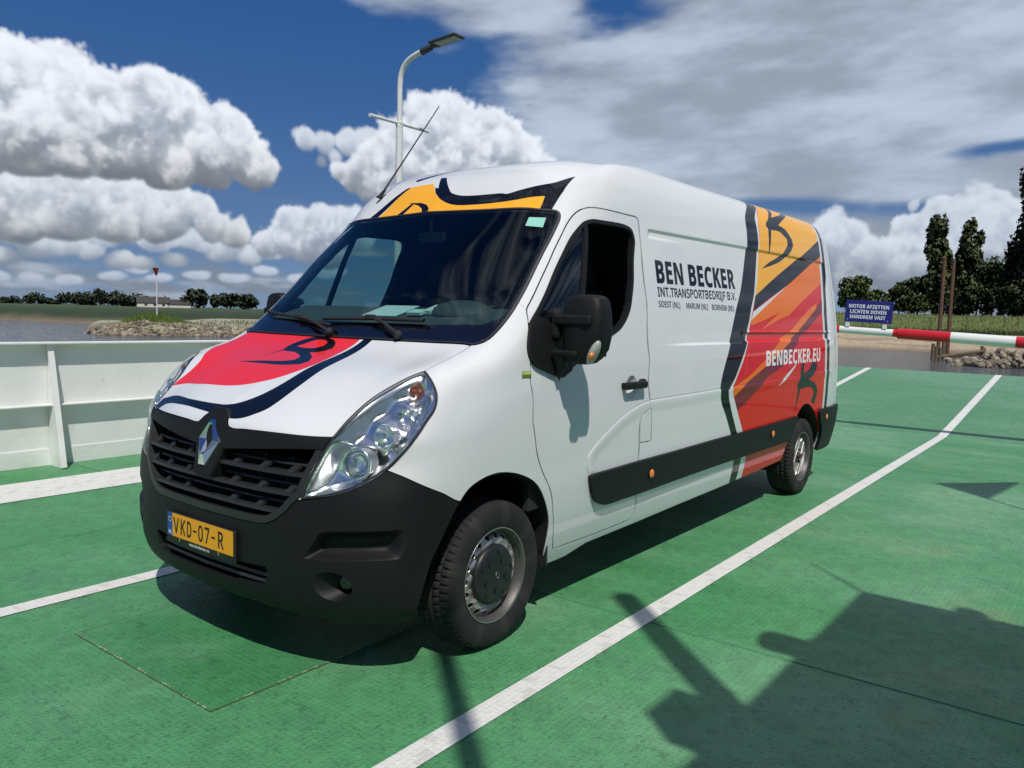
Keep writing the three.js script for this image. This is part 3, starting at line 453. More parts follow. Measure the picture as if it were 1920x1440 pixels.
const bonnetPrint = phys('#ffffff', 0.5, { clearcoat: 1, clearcoatRoughness: 0.04, specularIntensity: 0.1, map: canvasTex(1536, 768, (c, w, h) => {
  const P = ([x, z]) => [(x + 1) / 2 * w, (z + 0.1) * h], poly = (p, col) => { smoothPath(c, p.map(P)); c.fillStyle = col; c.fill(); };
  c.fillStyle = '#dfe1e2'; c.fillRect(0, 0, w, h);
  const T = TOPPRINT; poly([[-0.95, -0.05], [0.13, -0.05], [0.136, 0.1], ...rounded(T.Bred.slice(3, 10), false), ...rounded(T.Bred.slice(9), false), [-0.95, 0.1]], '#f03032');
  poly([[0.19, -0.05], ...rounded(T.BBup, false), [-0.84, 0.62], [-0.8, 0.75], ...rounded(T.BBlo, false).reverse(), [0.25, -0.05]], INK);
  poly(rounded(T.Bb), INK); poly(rounded(T.Bhole), '#f03032'); poly(rounded(T.Blow), INK);
}) });
const roofPrint = phys('#ffffff', 0.5, { clearcoat: 1, clearcoatRoughness: 0.04, specularIntensity: 0.1, map: canvasTex(2048, 1024, (c, w, h) => {
  const P = ([x, v]) => [(x + 1) / 2 * w, (1 - (v - 2.45) / 1.0) * h], poly = (p, col) => { smoothPath(c, p.map(P)); c.fillStyle = col; c.fill(); };
  c.fillStyle = '#dfe1e2'; c.fillRect(0, 0, w, h); const T = TOPPRINT;
  poly([[-0.47, 2.4], T.ryel[0], ...T.ryel.slice(1, 3), ...rounded(T.ryel.slice(3, 11), false), T.ryel[11], [0.72, 2.4]], YELLOW);
  const b = T.rblk; poly([...b.slice(0, 4), ...rounded(b.slice(4, 11), false), b[11], b[12], [0.80, 2.4], [0.72, 2.4], ...rounded(b.slice(13), false)], INK);
  poly([[-0.60, 2.40], ...T.rstr.slice(0, 1), T.rstr[3], T.rstr[2], T.rstr[1], [-0.5, 2.4]], INK);
  poly([[-0.285, 2.4], ...T.rB.slice(0, 7), [-0.05, 2.4], [-0.10, 2.4], ...T.rB.slice(7), [-0.24, 2.4]], INK);
  poly([[-0.30, 2.84], [0.02, 3.02], [0.02, 3.05], [-0.33, 2.87]], INK);
}) });

// ---------------------------------------------------------------- van: cutting the skin into panels
const RING = {
  screen: [[-0.05, 2.522], [0.41, 2.516], [0.79, 2.536], [0.894, 2.545], [0.965, 2.535], [1.005, 2.49], [1.022, 2.42], [1.042, 2.296], [1.047, 2.056], [1.05, 1.886], [1.047, 1.824], [1.02, 1.72], [0.992, 1.661], [0.954, 1.629], [0.904, 1.612], [0.827, 1.619], [0.589, 1.631], [0.23, 1.635], [-0.05, 1.637]],
  bonnet: [[-0.05, 1.637], [0.23, 1.635], [0.589, 1.631], [0.827, 1.617], [0.897, 1.608], [0.887, 1.489], [0.889, 1.36], [0.884, 1.274], [0.827, 1.193], [0.745, 1.075], [0.708, 0.953], [0.694, 0.848], [0.505, 0.832], [0.22, 0.816], [0.118, 0.814], [0.078, 0.862], [0.05, 0.895], [-0.05, 0.898]],
  lamp: [[0.8942, 1.2857], [1.0208, 1.1916], [1.0994, 1.1121], [1.125, 1.0334], [1.1094, 0.9601], [1.0636, 0.8295], [0.9623, 0.7229], [0.9404, 0.7061], [0.845, 0.6405], [0.7295, 0.5881], [0.6025, 0.5614], [0.6307, 0.6505], [0.6683, 0.7633], [0.694, 0.848], [0.708, 0.953], [0.745, 1.075], [0.827, 1.193], [0.884, 1.274]],
  mouth: [[-0.05, 0.898], [0.05, 0.895], [0.078, 0.862], [0.118, 0.814], [0.22, 0.816], [0.505, 0.832], [0.694, 0.848], [0.6683, 0.7633], [0.6307, 0.6505], [0.608, 0.580], [0.590, 0.562], [0.562, 0.540], [0.531, 0.508], [0.459, 0.465], [0.40, 0.448], [0.16, 0.442], [-0.05, 0.441]],
  bumper: [[-0.05, -0.2], [-0.05, 0.441], [0.16, 0.442], [0.40, 0.448], [0.459, 0.465], [0.531, 0.508], [0.562, 0.540], [0.590, 0.560], [0.604, 0.560], [0.7295, 0.5881], [0.845, 0.6405], [0.9404, 0.7061], [1.0927, 0.643], [1.25, 0.575], [1.4, 0.513], [1.6, 0.5], [1.6, -0.2]],
  frontArch: [[1.06, -0.2], [1.085, 0.04], [1.1436, 0.125], [1.184, 0.207], [1.218, 0.29], [1.268, 0.365], [1.32, 0.436], [1.39, 0.513], [1.4614, 0.56], [1.573, 0.5846], [1.69, 0.591], [1.784, 0.582], [1.9036, 0.5554], [2.028, 0.5067], [2.103, 0.449], [2.169, 0.359], [2.217, 0.258], [2.23, 0.186], [2.23, 0.09], [2.22, -0.2]],
  rearArch: [[5.62, -0.2], [5.63, 0.11], [5.70, 0.33], [5.80, 0.488], [5.87, 0.545], [5.96, 0.582], [6.08, 0.5825], [6.234, 0.525], [6.377, 0.43], [6.48, 0.316], [6.54, 0.18], [6.55, -0.2]],
  door: [[1.1408, 1.8522], [1.1373, 1.8824], [1.1258, 2.0277], [1.1244, 2.1835], [1.1067, 2.3431], [1.0885, 2.4634], [1.1036, 2.5405], [1.1418, 2.5847], [1.2181, 2.619], [1.3618, 2.629], [1.6548, 2.6223], [1.869, 2.6172], [1.961, 2.6165], [2.013, 2.6013], [2.06, 2.543], [2.2952, 2.2856], [2.46, 2.0365], [2.63, 1.8187], [2.915, 1.4377], [3.1247, 0.8702], [3.1294, 0.7917], [3.0681, 0.7588], [3.0266, 0.7151], [3.0465, 0.5723], [3.0584, 0.4665], [3.0939, 0.2492], [3.1264, 0.1406], [3.1004, 0.1041], [3.0588, 0.0938], [2.7156, 0.0876], [2.4701, 0.0894], [2.3068, 0.091], [2.2569, 0.2558], [2.1961, 0.4229], [2.1, 0.5432], [2.0123, 0.678], [1.919, 1.0044], [1.841, 1.1678], [1.5351, 1.539], [1.2368, 1.7749]],
  glass: [[1.2353, 1.7762], [1.2221, 1.8558], [1.1988, 2.0597], [1.1971, 2.2396], [1.1844, 2.3689], [1.1967, 2.4552], [1.2183, 2.5], [1.2915, 2.5292], [1.4247, 2.533], [1.7143, 2.5325], [1.8469, 2.5272], [1.9571, 2.5051], [2.0421, 2.4539], [2.121, 2.3784], [2.2634, 2.1247], [2.3222, 1.9615], [2.3575, 1.8721], [2.3555, 1.8061], [2.3286, 1.7588], [2.2255, 1.6966], [2.09, 1.55], [2.0257, 1.2982], [1.8832, 1.3693], [1.5328, 1.5391]],
  moulding: [[2.5316, 0.462], [2.7822, 0.4646], [3.0607, 0.469], [3.4786, 0.4715], [4.11, 0.479], [4.8894, 0.4835], [5.742, 0.496], [5.79, 0.497], [5.72, 0.37], [5.665, 0.278], [4.9159, 0.2744], [4.1821, 0.27], [3.5426, 0.261], [3.1006, 0.252], [2.9109, 0.2515], [2.7367, 0.251], [2.6619, 0.2672], [2.6171, 0.2958], [2.5643, 0.3629], [2.535, 0.43]],
  rearBumper: [[6.392, 0.44], [6.377, 0.497], [6.61, 0.502], [6.87, 0.498], [7.3, 0.5], [7.9, 0.5], [7.9, -0.2], [6.58, -0.2], [6.55, 0.18], [6.49, 0.316]],
  flap: [[3.135, 0.79], [3.0755, 0.756], [3.036, 0.712], [3.056, 0.578], [3.183, 0.5745], [3.15, 0.79]],
  intake: [[-0.05, 0.268], [0.242, 0.266], [0.425, 0.272], [0.432, 0.26], [0.418, 0.19], [0.3826, 0.1788], [0.1302, 0.1654], [-0.05, 0.163]],
  scoop: [[0.6264, 0.3382], [0.665, 0.3957], [0.702, 0.4479], [0.8007, 0.4617], [0.9896, 0.4658], [1.1122, 0.4638], [1.0841, 0.4017], [1.0538, 0.3455], [0.9276, 0.3475], [0.8061, 0.3422], [0.706, 0.3389]],
  fogLamp: Array.from({ length: 20 }, (_, i) => { const a = i / 20 * 2 * Math.PI; return [0.753 + 0.084 * Math.cos(a), 0.231 + 0.062 * Math.sin(a) - 0.006 * Math.cos(a)]; }),
};
const LINE = {}, FIELD = {}; for (const k in RING) { LINE[k] = outline(RING[k]); FIELD[k] = outlineField(LINE[k]); }
const SILL = [[2.0, -0.01], [2.23, -0.01], [2.44, 0.003], [2.64, 0.045], [3.15, 0.052], [3.65, 0.065], [4.31, 0.078], [5.02, 0.096], [5.65, 0.116], [6.4, 0.10], [6.9, 0.08], [7.9, 0.08]];
const sillField = (u, v) => { if (u < 2.0) return 1; let y = SILL[SILL.length - 1][1]; for (let i = 1; i < SILL.length; i++) if (u <= SILL[i][0]) { y = lerp(SILL[i - 1][1], SILL[i][1], (u - SILL[i - 1][0]) / (SILL[i][0] - SILL[i - 1][0])); break; } return v - y; };

const van = thing('delivery_van', 'white delivery van with red, orange and yellow livery parked on the green ferry deck', 'van');
const whole = makeSkin();
let rest = whole;
const take = (field, gap) => { const [a, b] = cut(rest, field, gap); rest = b; return a; };
take(sillField, 0);
const mouldSkin = cut(cut(rest, FIELD.moulding)[0], FIELD.frontArch)[1];
const doorGapSkin = cut(rest, (...a) => Math.abs(FIELD.door(...a)) - 0.02)[0];
const bonnetGapSkin = cut(rest, (...a) => Math.abs(FIELD.bonnet(...a)) - 0.016)[0];
const shellSkin = cut(rest, (u, v, x, y, z) => Math.max(-(z + 1.66), 1.02 - y, u < 1.3 ? 1.64 - v : -1))[0];   // cab lining
take(FIELD.frontArch, 0); take(FIELD.rearArch, 0);
const screenSkin = take(FIELD.screen, 0.003);
const lampSkin = take(FIELD.lamp, 0.004);
const bonnetSkin = take(FIELD.bonnet, 0.006);
const mouthSkin = take(FIELD.mouth, 0.003);
let bumperSkin = take(FIELD.bumper, 0.004);
const rearBumperSkin = cut(rest, FIELD.rearBumper)[0];
const doorSkin = cut(take(FIELD.door, 0.007), FIELD.glass)[1];
const glassSkin = cut(whole, FIELD.glass)[0];
const flapSkin = take(FIELD.flap, 0.005);
const fenderSkin = cut(rest, (u, v) => Math.max(u - 2.36, v - 1.868 - (u - 1.1) * -0.37))[0];
rest = cut(rest, (u, v) => Math.max(u - 2.36, v - 1.868 - (u - 1.1) * -0.37), 0.002)[1];
const roofSkin = take((u, v) => Math.max(u - 1.16, 2.40 - v), 0);
const seam = (line) => { const L = outline(line, false), F3 = onSkin(L); return (u, v, x, y, z) => { let b = 1e9; if (u < line[0][0] - 1 || u > line[0][0] + 1.2) return 1; for (const p of F3) b = Math.min(b, (p[0] - x) ** 2 + (p[1] - y) ** 2 + (p[2] - z) ** 2); return Math.sqrt(b); }; };
const seamLines = [[[3.8705, 2.96], [4.0546, 2.5776], [4.1991, 2.1945], [4.323, 1.8381], [4.3885, 1.7422], [4.448, 1.6267], [4.55, 1.1], [4.63, 0.7416], [4.66, 0.47], [4.68, 0.2], [4.69, 0.09]], [[5.1849, 2.97], [5.2368, 2.5451], [5.3067, 2.2093], [5.3712, 1.85], [5.452, 1.559], [5.51, 0.95], [5.56, 0.514], [5.57, 0.3]]];
const seamFields = seamLines.map(seam);
const sideSkin = rest;

// panels
const left = 1, right = -1;
const swage = (u, v, x, y, z) => arcDist(y, z);
const DISH = [-1.113, 1.131, 0.064], dishField = (u, v, x, y, z) => x > 0.9 ? Math.hypot(z - DISH[0], y - DISH[1]) - DISH[2] : 1;
const [dishSkin, doorPlain] = cut(doorSkin, dishField), dishSunk = smoothNormals({ ...dishSkin, pos: dishSkin.pos.map((v, i) => { if (i % 3) return v; const r = Math.hypot(dishSkin.pos[i + 2] - DISH[0], dishSkin.pos[i + 1] - DISH[1]) / DISH[2]; return v - 0.030 * (1 - r * r); }) });
const doorG = grooved(hem(doorPlain, 0.02), swage, 0.0028, 0.006), sideG = grooved(hem(sideSkin, 0.012), swage, 0.0028, 0.006);
for (const s of [left, right]) {
  mesh('side_panel', geoOf(sideG, s, sideUV), s > 0 ? livery : liveryPlain, van);
  const d = mesh('door', geoOf(doorG, s), paint, van); mesh('handle_dish', geoOf(dishSunk, s), paint, d); mesh('door_seal', geoOf(cut(offset(doorGapSkin, -0.014), FIELD.glass)[1], s), rubber, van);
  mesh('fender', geoOf(hem(fenderSkin, 0.014), s), paint, van);
  const ml = mesh('side_moulding', geoOf(hem(offset(mouldSkin, 0.022), 0.024), s, (x, y, z) => [z, y]), blackPlastic, van);
  mesh('fuel_flap', geoOf(hem(flapSkin, 0.012), s), paint, van);
}
const topUV = (x, y, z) => [(x + 1) / 2, (1 - (z + 0.1)) ], ringUV = (x, y, z, u, v) => [(x + 1) / 2, v - 2.45];
mesh('bonnet', both(hem(bonnetSkin, 0.015), (x, y, z) => [(x + 1) / 2, 1 - (z + 0.1)]), bonnetPrint, van);
mesh('roof', both(roofSkin, ringUV), roofPrint, van);
mesh('rear_bumper', both(hem(offset(rearBumperSkin, 0.03), 0.035)), blackPlastic, van);
const seals = [offset(doorGapSkin, -0.014), offset(bonnetGapSkin, -0.013)];
mesh('bonnet_seal', both(cut(seals[1], FIELD.lamp)[1]), rubber, van);
// panel joints of the cargo side, as thin sealant beads
{
  const strips = seamFields.map((f) => offset(cut(cut(sideSkin, (...a) => f(...a) - 0.0035)[0], FIELD.moulding)[1], 0.0015));
  for (const s of [left, right]) mesh('panel_joint', strips.map((M) => geoOf(M, s)), std([0.55, 0.53, 0.52], 0.5), van).userData.kind = 'stuff';
}
// windscreen: the pane and the printed black border round it
{
  const [inner, border] = cut(screenSkin, (u, v, x, y, z) => Math.max(FIELD.screen(u, v, x, y, z) + 0.028, 1.752 + (u > 0.86 ? (u - 0.86) * 0.4 : 0) - v));
  mesh('windscreen', both(inner), windscreenGlass, van);
  mesh('windscreen_border', both(hem(border, 0.006)), blackGloss, van);
  mesh('windscreen_seal', both(offset(cut(screenSkin, (...a) => -FIELD.screen(...a) - 0.014)[0], 0.004)), std([0.02, 0.02, 0.022], 0.5), van);
  const q = [[0.7506, 2.4079], [0.9021, 2.4104], [0.882, 2.4786], [0.7417, 2.4657]].map(([u, v]) => { const p = skin(u, v); return [p[0] + 0.0015, p[1] + 0.002, p[2] + 0.003]; });
  mesh('sticker', quadSheet(q), std([0.28, 0.62, 0.52], 0.6), van);
}
// bumper with its openings
{
  const holes = ['intake', 'scoop', 'fogLamp'], inside = {};
  for (const h of holes) { const [a, b] = cut(bumperSkin, FIELD[h]); inside[h] = a; bumperSkin = b; }
  const bump = mesh('front_bumper', both(hem(bumperSkin, 0.05)), blackPlastic, van);
  mesh('air_intake', both(hem(offset(inside.intake, -0.05), 0.0)), hollow, bump);
  // scoops: the floor of each sinks in from its front end
  const sc = inside.scoop; const sunk = { ...sc, pos: sc.pos.slice() };
  for (let i = 0; i < sc.pos.length / 3; i++) { const d = -FIELD.scoop(sc.par[2 * i], sc.par[2 * i + 1], sc.pos[3 * i], sc.pos[3 * i + 1], sc.pos[3 * i + 2]), k = 0.055 * sstep(0, 0.03, d) * (1 - sstep(0.98, 1.08, sc.par[2 * i])); for (let c = 0; c < 3; c++) sunk.pos[3 * i + c] -= sc.nor[3 * i + c] * k; }
  { const p = sunk.pos, n = new Float32Array(p.length); for (let i = 0; i < sunk.idx.length; i += 3) { const [a, b, c] = [sunk.idx[i] * 3, sunk.idx[i + 1] * 3, sunk.idx[i + 2] * 3], e = [p[b] - p[a], p[b + 1] - p[a + 1], p[b + 2] - p[a + 2]], f = [p[c] - p[a], p[c + 1] - p[a + 1], p[c + 2] - p[a + 2]], q = [e[1] * f[2] - e[2] * f[1], e[2] * f[0] - e[0] * f[2], e[0] * f[1] - e[1] * f[0]]; for (const k of [a, b, c]) for (let j = 0; j < 3; j++) n[k + j] += q[j]; } sunk.nor = Array.from(n); }
  for (const s of [left, right]) mesh('bumper_scoop', geoOf(sunk, s), blackPlastic, bump);
  // fog lamp: a funnel with a small lens set to its outer end
  for (const s of [left, right]) {
    const rim = onSkin(LINE.fogLamp), g = new THREE.BufferGeometry(), P = [], I = []; const c = skin(0.79, 0.228), nrm = new THREE.Vector3(0.42, 0, 0.9).normalize();
    rim.forEach((p, i) => { const a = i / rim.length * 2 * Math.PI, q = [c[0] - nrm.x * 0.05 + 0.036 * Math.cos(a) * 0.9, c[1] + 0.036 * Math.sin(a), c[2] - nrm.z * 0.05 - 0.036 * Math.cos(a) * 0.42]; P.push(s * p[0], p[1], p[2], s * q[0], q[1], q[2]); });
    for (let i = 0; i < rim.length; i++) { const j = (i + 1) % rim.length; I.push(2 * i, 2 * j, 2 * i + 1, 2 * j, 2 * j + 1, 2 * i + 1); }
    g.setAttribute('position', new THREE.Float32BufferAttribute(P, 3)); g.setIndex(I); g.computeVertexNormals(); mesh('fog_lamp_surround', g, blackPlastic, bump);
    const lens = new THREE.SphereGeometry(0.04, 18, 10, 0, 2 * Math.PI, 0, 1.2).scale(1, 0.4, 1).rotateX(Math.PI / 2).rotateY(s * 0.43).translate(s * (c[0] - 0.03), c[1], c[2] - 0.058); mesh('fog_lamp_lens', lens, blackGloss, bump);
  }
  const ib = []; for (const y of [0.408, 0.378]) ib.push(bentStrip(y, -0.40, 0.40, 0.012, 0.018, -0.02)); mesh('intake_bar', ib, greyPlastic, bump);
}
// a strip that follows the nose at a height y (front rings), back metres behind the skin
function noseAt(x, y) { let v = y < 0.42 ? 0.1 : 0.4; let p; for (let k = 0; k < 24; k++) { p = skin(Math.abs(x), v); v += (y - p[1]) * 0.9; v = clamp(v, 0.02, 0.9); } return p; }
function bentStrip(y, x0, x1, h, depth, back, slope = 0, n = 36) {
  const P = [], I = [];
  for (let i = 0; i <= n; i++) { const x = lerp(x0, x1, i / n), p = noseAt(Math.min(0.99, Math.abs(x) * 1.012), y), z = p[2] + back; for (const [dy, dz] of [[h / 2, 0], [-h / 2, -slope * 0], [-h / 2 - slope, -depth], [h / 2 - slope * 0.2, -depth]]) P.push(x, y + dy, z + dz - (dy > 0 ? 0.004 : 0)); }
  for (let i = 0; i < n; i++) for (let k = 0; k < 4; k++) { const a = 4 * i + k, b = 4 * i + (k + 1) % 4, c = a + 4, d = b + 4; I.push(a, b, d, a, d, c); }
  const g = new THREE.BufferGeometry(); g.setAttribute('position', new THREE.Float32BufferAttribute(P, 3)); g.setIndex(I); const f = g.toNonIndexed(); f.computeVertexNormals(); return f;
}
// grille
{
  const grille = mesh('grille', both(offset(cut(mouthSkin, (u, v) => v - 0.72)[0], -0.11)), hollow, van);
  const barLow = (u) => 0.700 + 0.078 * Math.min(1, u / 0.65), [bar_, open] = cut(mouthSkin, (u, v) => barLow(u) - v);
  mesh('grille_bar', both(hem(offset(bar_, 0.008), 0.06)), blackPlastic, grille);
  mesh('grille_rim', both(hem(offset(cut(open, (...a) => -FIELD.mouth(...a) - 0.03)[0], 0.004), 0.06)), greyPlastic, grille);
  // three rows of slats, each a shelf with a sunken pocket bar behind it
  for (const [y, w] of [[0.845, 0.60], [0.765, 0.565], [0.688, 0.515]]) {
    mesh('grille_slat', bentStrip(y, -w, w, 0.013, 0.055, 0.000, 0.010), greyPlastic, grille);
    mesh('grille_slat', bentStrip(y + 0.034, -w * 0.97, w * 0.97, 0.008, 0.02, -0.038, 0.0), greyPlastic, grille);
    for (const xr of [0.16, 0.335, 0.50]) for (const s of [1, -1]) if (xr < w - 0.03) {
      const a = noseAt(xr, y), b = noseAt(xr, y + 0.036); const q = quadRib([s * xr, a[1] + 0.004, a[2] - 0.004], [s * (xr + 0.012), b[1], b[2] - 0.040], s * 0.034); mesh('grille_rib', q, greyPlastic, grille);
    }
  }
  for (const xr of [0.11, 0.26, 0.42, 0.54]) for (const s of [1, -1]) { const a = noseAt(xr, 0.66), b = noseAt(xr, 0.90); mesh('grille_upright', bar([s * xr * 0.93, a[1], a[2] - 0.085], [s * (xr + 0.03), b[1], b[2] - 0.085], 0.006, 0.006, 6), std([0.02, 0.02, 0.02], 0.6), grille); }
  // shield and the diamond badge
  const shield = new THREE.Shape(); [[-0.112, 0.0], [-0.074, 0.07], [-0.044, 0.096], [0.044, 0.096], [0.074, 0.07], [0.112, 0.0], [0.106, -0.03], [0.056, -0.185], [-0.056, -0.185], [-0.106, -0.03]].forEach((p, i) => i ? shield.lineTo(...p) : shield.moveTo(...p));
  const sg = new THREE.ExtrudeGeometry(shield, { depth: 0.05, bevelEnabled: true, bevelSize: 0.012, bevelThickness: 0.012, bevelSegments: 3 }).rotateX(-0.33).translate(0, 0.948, 0.738);
  const sh = mesh('badge_shield', sg, blackPlastic, grille);
  const badge = new THREE.BufferGeometry(), P = [], I = [], N = 4;   // a diamond ring with a ridge
  const out = [[0, 0.104], [0.082, 0], [0, -0.112], [-0.082, 0]], mid = [[0, 0.078], [0.052, 0.004], [0, -0.066], [-0.052, 0.004]], inn = [[0, 0.052], [0.020, 0.004], [0, -0.040], [-0.020, 0.004]];
  const flatTop = (r) => [[-0.026 * r, 0.0], [0.026 * r, 0.0]];
  const ring = (pts, z, w) => { const q = []; q.push([-w, pts[0][1], z], [w, pts[0][1], z], [pts[1][0], pts[1][1], z], [w, pts[2][1], z], [-w, pts[2][1], z], [pts[3][0], pts[3][1], z]); return q; };
  const rings = [ring(out, 0.0, 0.026), ring(out.map(([x, y]) => [x * 0.97, y * 0.97]), 0.016, 0.025), ring(mid, 0.030, 0.012), ring(inn, 0.012, 0.003), ring(inn, -0.01, 0.003)];
  for (let k = 0; k < rings.length - 1; k++) for (let i = 0; i < 6; i++) { const j = (i + 1) % 6; for (const t of [[rings[k][i], rings[k][j], rings[k + 1][j]], [rings[k][i], rings[k + 1][j], rings[k + 1][i]]]) P.push(...t[0], ...t[2], ...t[1]); }
  badge.setAttribute('position', new THREE.Float32BufferAttribute(P, 3)); badge.computeVertexNormals(); badge.rotateX(-0.33).translate(0, 0.922, 0.806);
  mesh('badge', badge, chrome, grille);
}
function quadRib(a, b, w) { const P = [], q = [[a[0], a[1], a[2]], [a[0] + w, a[1], a[2] - Math.abs(w) * 0.12], [b[0] + w, b[1], b[2] - Math.abs(w) * 0.12], [b[0], b[1], b[2]]]; const lo = q.map((p) => [p[0], p[1] - 0.012, p[2] - 0.006]); const f = (i, j, k, l) => P.push(...i, ...j, ...k, ...i, ...k, ...l); f(q[0], q[1], q[2], q[3]); f(lo[3], lo[2], lo[1], lo[0]); f(q[0], lo[0], lo[1], q[1]); f(q[1], lo[1], lo[2], q[2]); f(q[3], q[2], lo[2], lo[3]); f(q[0], q[3], lo[3], lo[0]); const g = new THREE.BufferGeometry(); g.setAttribute('position', new THREE.Float32BufferAttribute(P, 3)); g.computeVertexNormals(); return g; }
// number plate
{
  const plate = mesh('plate_holder', box(0.545, 0.142, 0.014, -0.015, 0.503, 0.851, 0.006), std([0.012, 0.012, 0.012], 0.4), van);
  const tex = canvasTex(1024, 264, (c, w, h) => {
    c.fillStyle = '#111'; c.fillRect(0, 0, w, h);
    const H = h * 0.80; c.fillStyle = '#f3a71b'; c.fillRect(0, 0, w, H); c.fillStyle = '#1d4aa5'; c.fillRect(0, 0, w * 0.078, H);
    c.fillStyle = '#f4f4f4'; c.font = 'bold 44px sans-serif'; c.fillText('NL', 12, H - 16);
    c.strokeStyle = '#f2cf3a'; c.lineWidth = 4; for (let i = 0; i < 12; i++) { const a = i / 12 * 6.283; c.beginPath(); c.arc(40 + 22 * Math.cos(a), 62 + 22 * Math.sin(a), 3, 0, 6.3); c.stroke(); }
    c.fillStyle = '#15120c'; const put = (s, x0, x1) => fitText(c, s, x0, x1, H * 0.83, H * 0.66, 'sans-serif', 'normal');
    c.lineWidth = 5; c.strokeStyle = '#15120c';
    [['V', 100, 186], ['K', 205, 292], ['D', 310, 398], ['0', 494, 578], ['7', 596, 676], ['R', 790, 884]].forEach(([s, a, b]) => { put(s, a, b); c.save(); c.font = 'normal 200px sans-serif'; const m = c.measureText(s).width; c.translate(a, H * 0.83); c.scale((b - a) / m, H * 0.66 / 145.8); c.lineWidth = 9; c.strokeText(s, 0, 0); c.restore(); });
    c.fillRect(415, H * 0.47, 58, 18); c.fillRect(700, H * 0.47, 58, 18);
    c.fillStyle = '#efefe8'; c.font = 'bold 34px sans-serif'; c.textAlign = 'center'; c.fillText('www.BenBecker.eu', w / 2, h - 14); c.fillStyle = '#d8b458'; c.fillRect(190, H + 4, 12, 26); c.fillRect(800, H + 4, 12, 26);
  });
  const pg = new THREE.PlaneGeometry(0.52, 0.134).translate(-0.015, 0.503, 0.8595);
  mesh('number_plate', pg, std('#ffffff', 0.4, { map: tex }), van);
}
// ---------------------------------------------------------------- headlights
{
  const amberGlow = phys([0.30, 0.06, 0.008], 0.3), silver = std([0.93, 0.94, 0.95], 0.2, { metalness: 1 }), dull = std([0.55, 0.56, 0.57], 0.32, { metalness: 0.8 });
  const bowl = (r, d, seg = 28) => { const pts = []; for (let i = 0; i <= 10; i++) { const t = i / 10; pts.push(new THREE.Vector2(r * Math.sqrt(t) + 0.002, -d * (1 - t))); } return new THREE.LatheGeometry(pts, seg).rotateX(Math.PI / 2); };
  for (const s of [left, right]) {
    const lamp = mesh('headlight', geoOf(hem(offset(lampSkin, 0.001), 0.002), s), glassClear, van);
    mesh('lamp_seal', geoOf(offset(cut(lampSkin, (...a) => -FIELD.lamp(...a) - 0.011)[0], 0.003), s), rubber, lamp);
    // the bucket: the same outline sunk inward, deepest in the middle
    const M = { ...lampSkin, pos: lampSkin.pos.slice(), nor: null };
    for (let i = 0; i < M.pos.length / 3; i++) { const d = -FIELD.lamp(lampSkin.par[2 * i], lampSkin.par[2 * i + 1], lampSkin.pos[3 * i], lampSkin.pos[3 * i + 1], lampSkin.pos[3 * i + 2]), v = lampSkin.par[2 * i + 1], k = 0.012 + (0.075 - 0.03 * sstep(0.75, 1.2, v)) * sstep(0.0, 0.055, d) + 0.006 * Math.sin(v * 46 + lampSkin.par[2 * i] * 20) * sstep(0.02, 0.06, d); for (let c = 0; c < 3; c++) M.pos[3 * i + c] -= lampSkin.nor[3 * i + c] * k; }
    M.nor = lampSkin.nor; const bg = geoOf(M, s); bg.computeVertexNormals(); mesh('reflector', bg, silver, lamp);
    const place = (u, v, back, g) => { const p = skin(u, v), q = skin(u + 0.02, v), r = skin(u, v + 0.02), e = new THREE.Vector3(q[0] - p[0], q[1] - p[1], q[2] - p[2]), f = new THREE.Vector3(r[0] - p[0], r[1] - p[1], r[2] - p[2]), n = e.cross(f).normalize(); n.y *= 0.35; n.z += 0.55; n.x *= 0.7; n.normalize(); g.applyQuaternion(new THREE.Quaternion().setFromUnitVectors(new THREE.Vector3(0, 0, 1), n)).translate(p[0] - n.x * back, p[1] - n.y * back, p[2] - n.z * back); if (s < 0) { g.scale(-1, 1, 1); if (g.index) { const ix = g.index.array; for (let i = 0; i < ix.length; i += 3) { const t = ix[i + 1]; ix[i + 1] = ix[i + 2]; ix[i + 2] = t; } } g.computeVertexNormals(); } return g; };
    const ringG = (r, t) => new THREE.TorusGeometry(r, t, 8, 32), ball = (r, f) => new THREE.SphereGeometry(r, 22, 14).scale(1, 1, f);
    // main beam drum, second beam, then the two small pairs above
    const drum = (r, len) => new THREE.CylinderGeometry(r, r * 0.92, len, 32, 1, true).rotateX(Math.PI / 2);
    mesh('beam_drum', place(0.80, 0.725, 0.055, drum(0.062, 0.07)), dull, lamp);
    mesh('beam_ring', place(0.80, 0.725, 0.020, ringG(0.062, 0.006)), silver, lamp);
    mesh('beam_bowl', place(0.80, 0.725, 0.028, bowl(0.056, 0.05)), silver, lamp);
    mesh('beam_lens', place(0.80, 0.725, 0.042, ball(0.046, 0.5)), phys([0.97, 0.98, 1], 0, { transmission: 1, thickness: 0.05, ior: 1.5 }), lamp);
    mesh('beam_drum', place(0.905, 0.865, 0.055, drum(0.045, 0.06)), dull, lamp);
    mesh('beam_ring', place(0.905, 0.865, 0.026, ringG(0.045, 0.0045)), silver, lamp);
    mesh('beam_bowl', place(0.905, 0.865, 0.030, bowl(0.041, 0.04)), silver, lamp);
    mesh('side_lamp', place(1.005, 0.985, 0.026, ball(0.024, 0.7)), phys([0.98, 0.98, 0.98], 0.02, { transmission: 1, thickness: 0.03, ior: 1.5 }), lamp);
    mesh('side_lamp', place(0.955, 0.975, 0.030, bowl(0.03, 0.02)), silver, lamp);
    mesh('indicator_bulb', place(0.965, 1.125, 0.022, ball(0.012, 0.8)), amberGlow, lamp);
    mesh('indicator_bulb', place(0.925, 1.125, 0.026, ball(0.0095, 0.8)), amberGlow, lamp);
    mesh('indicator_bowl', place(0.955, 1.118, 0.030, bowl(0.042, 0.022)), silver, lamp);
  }
}
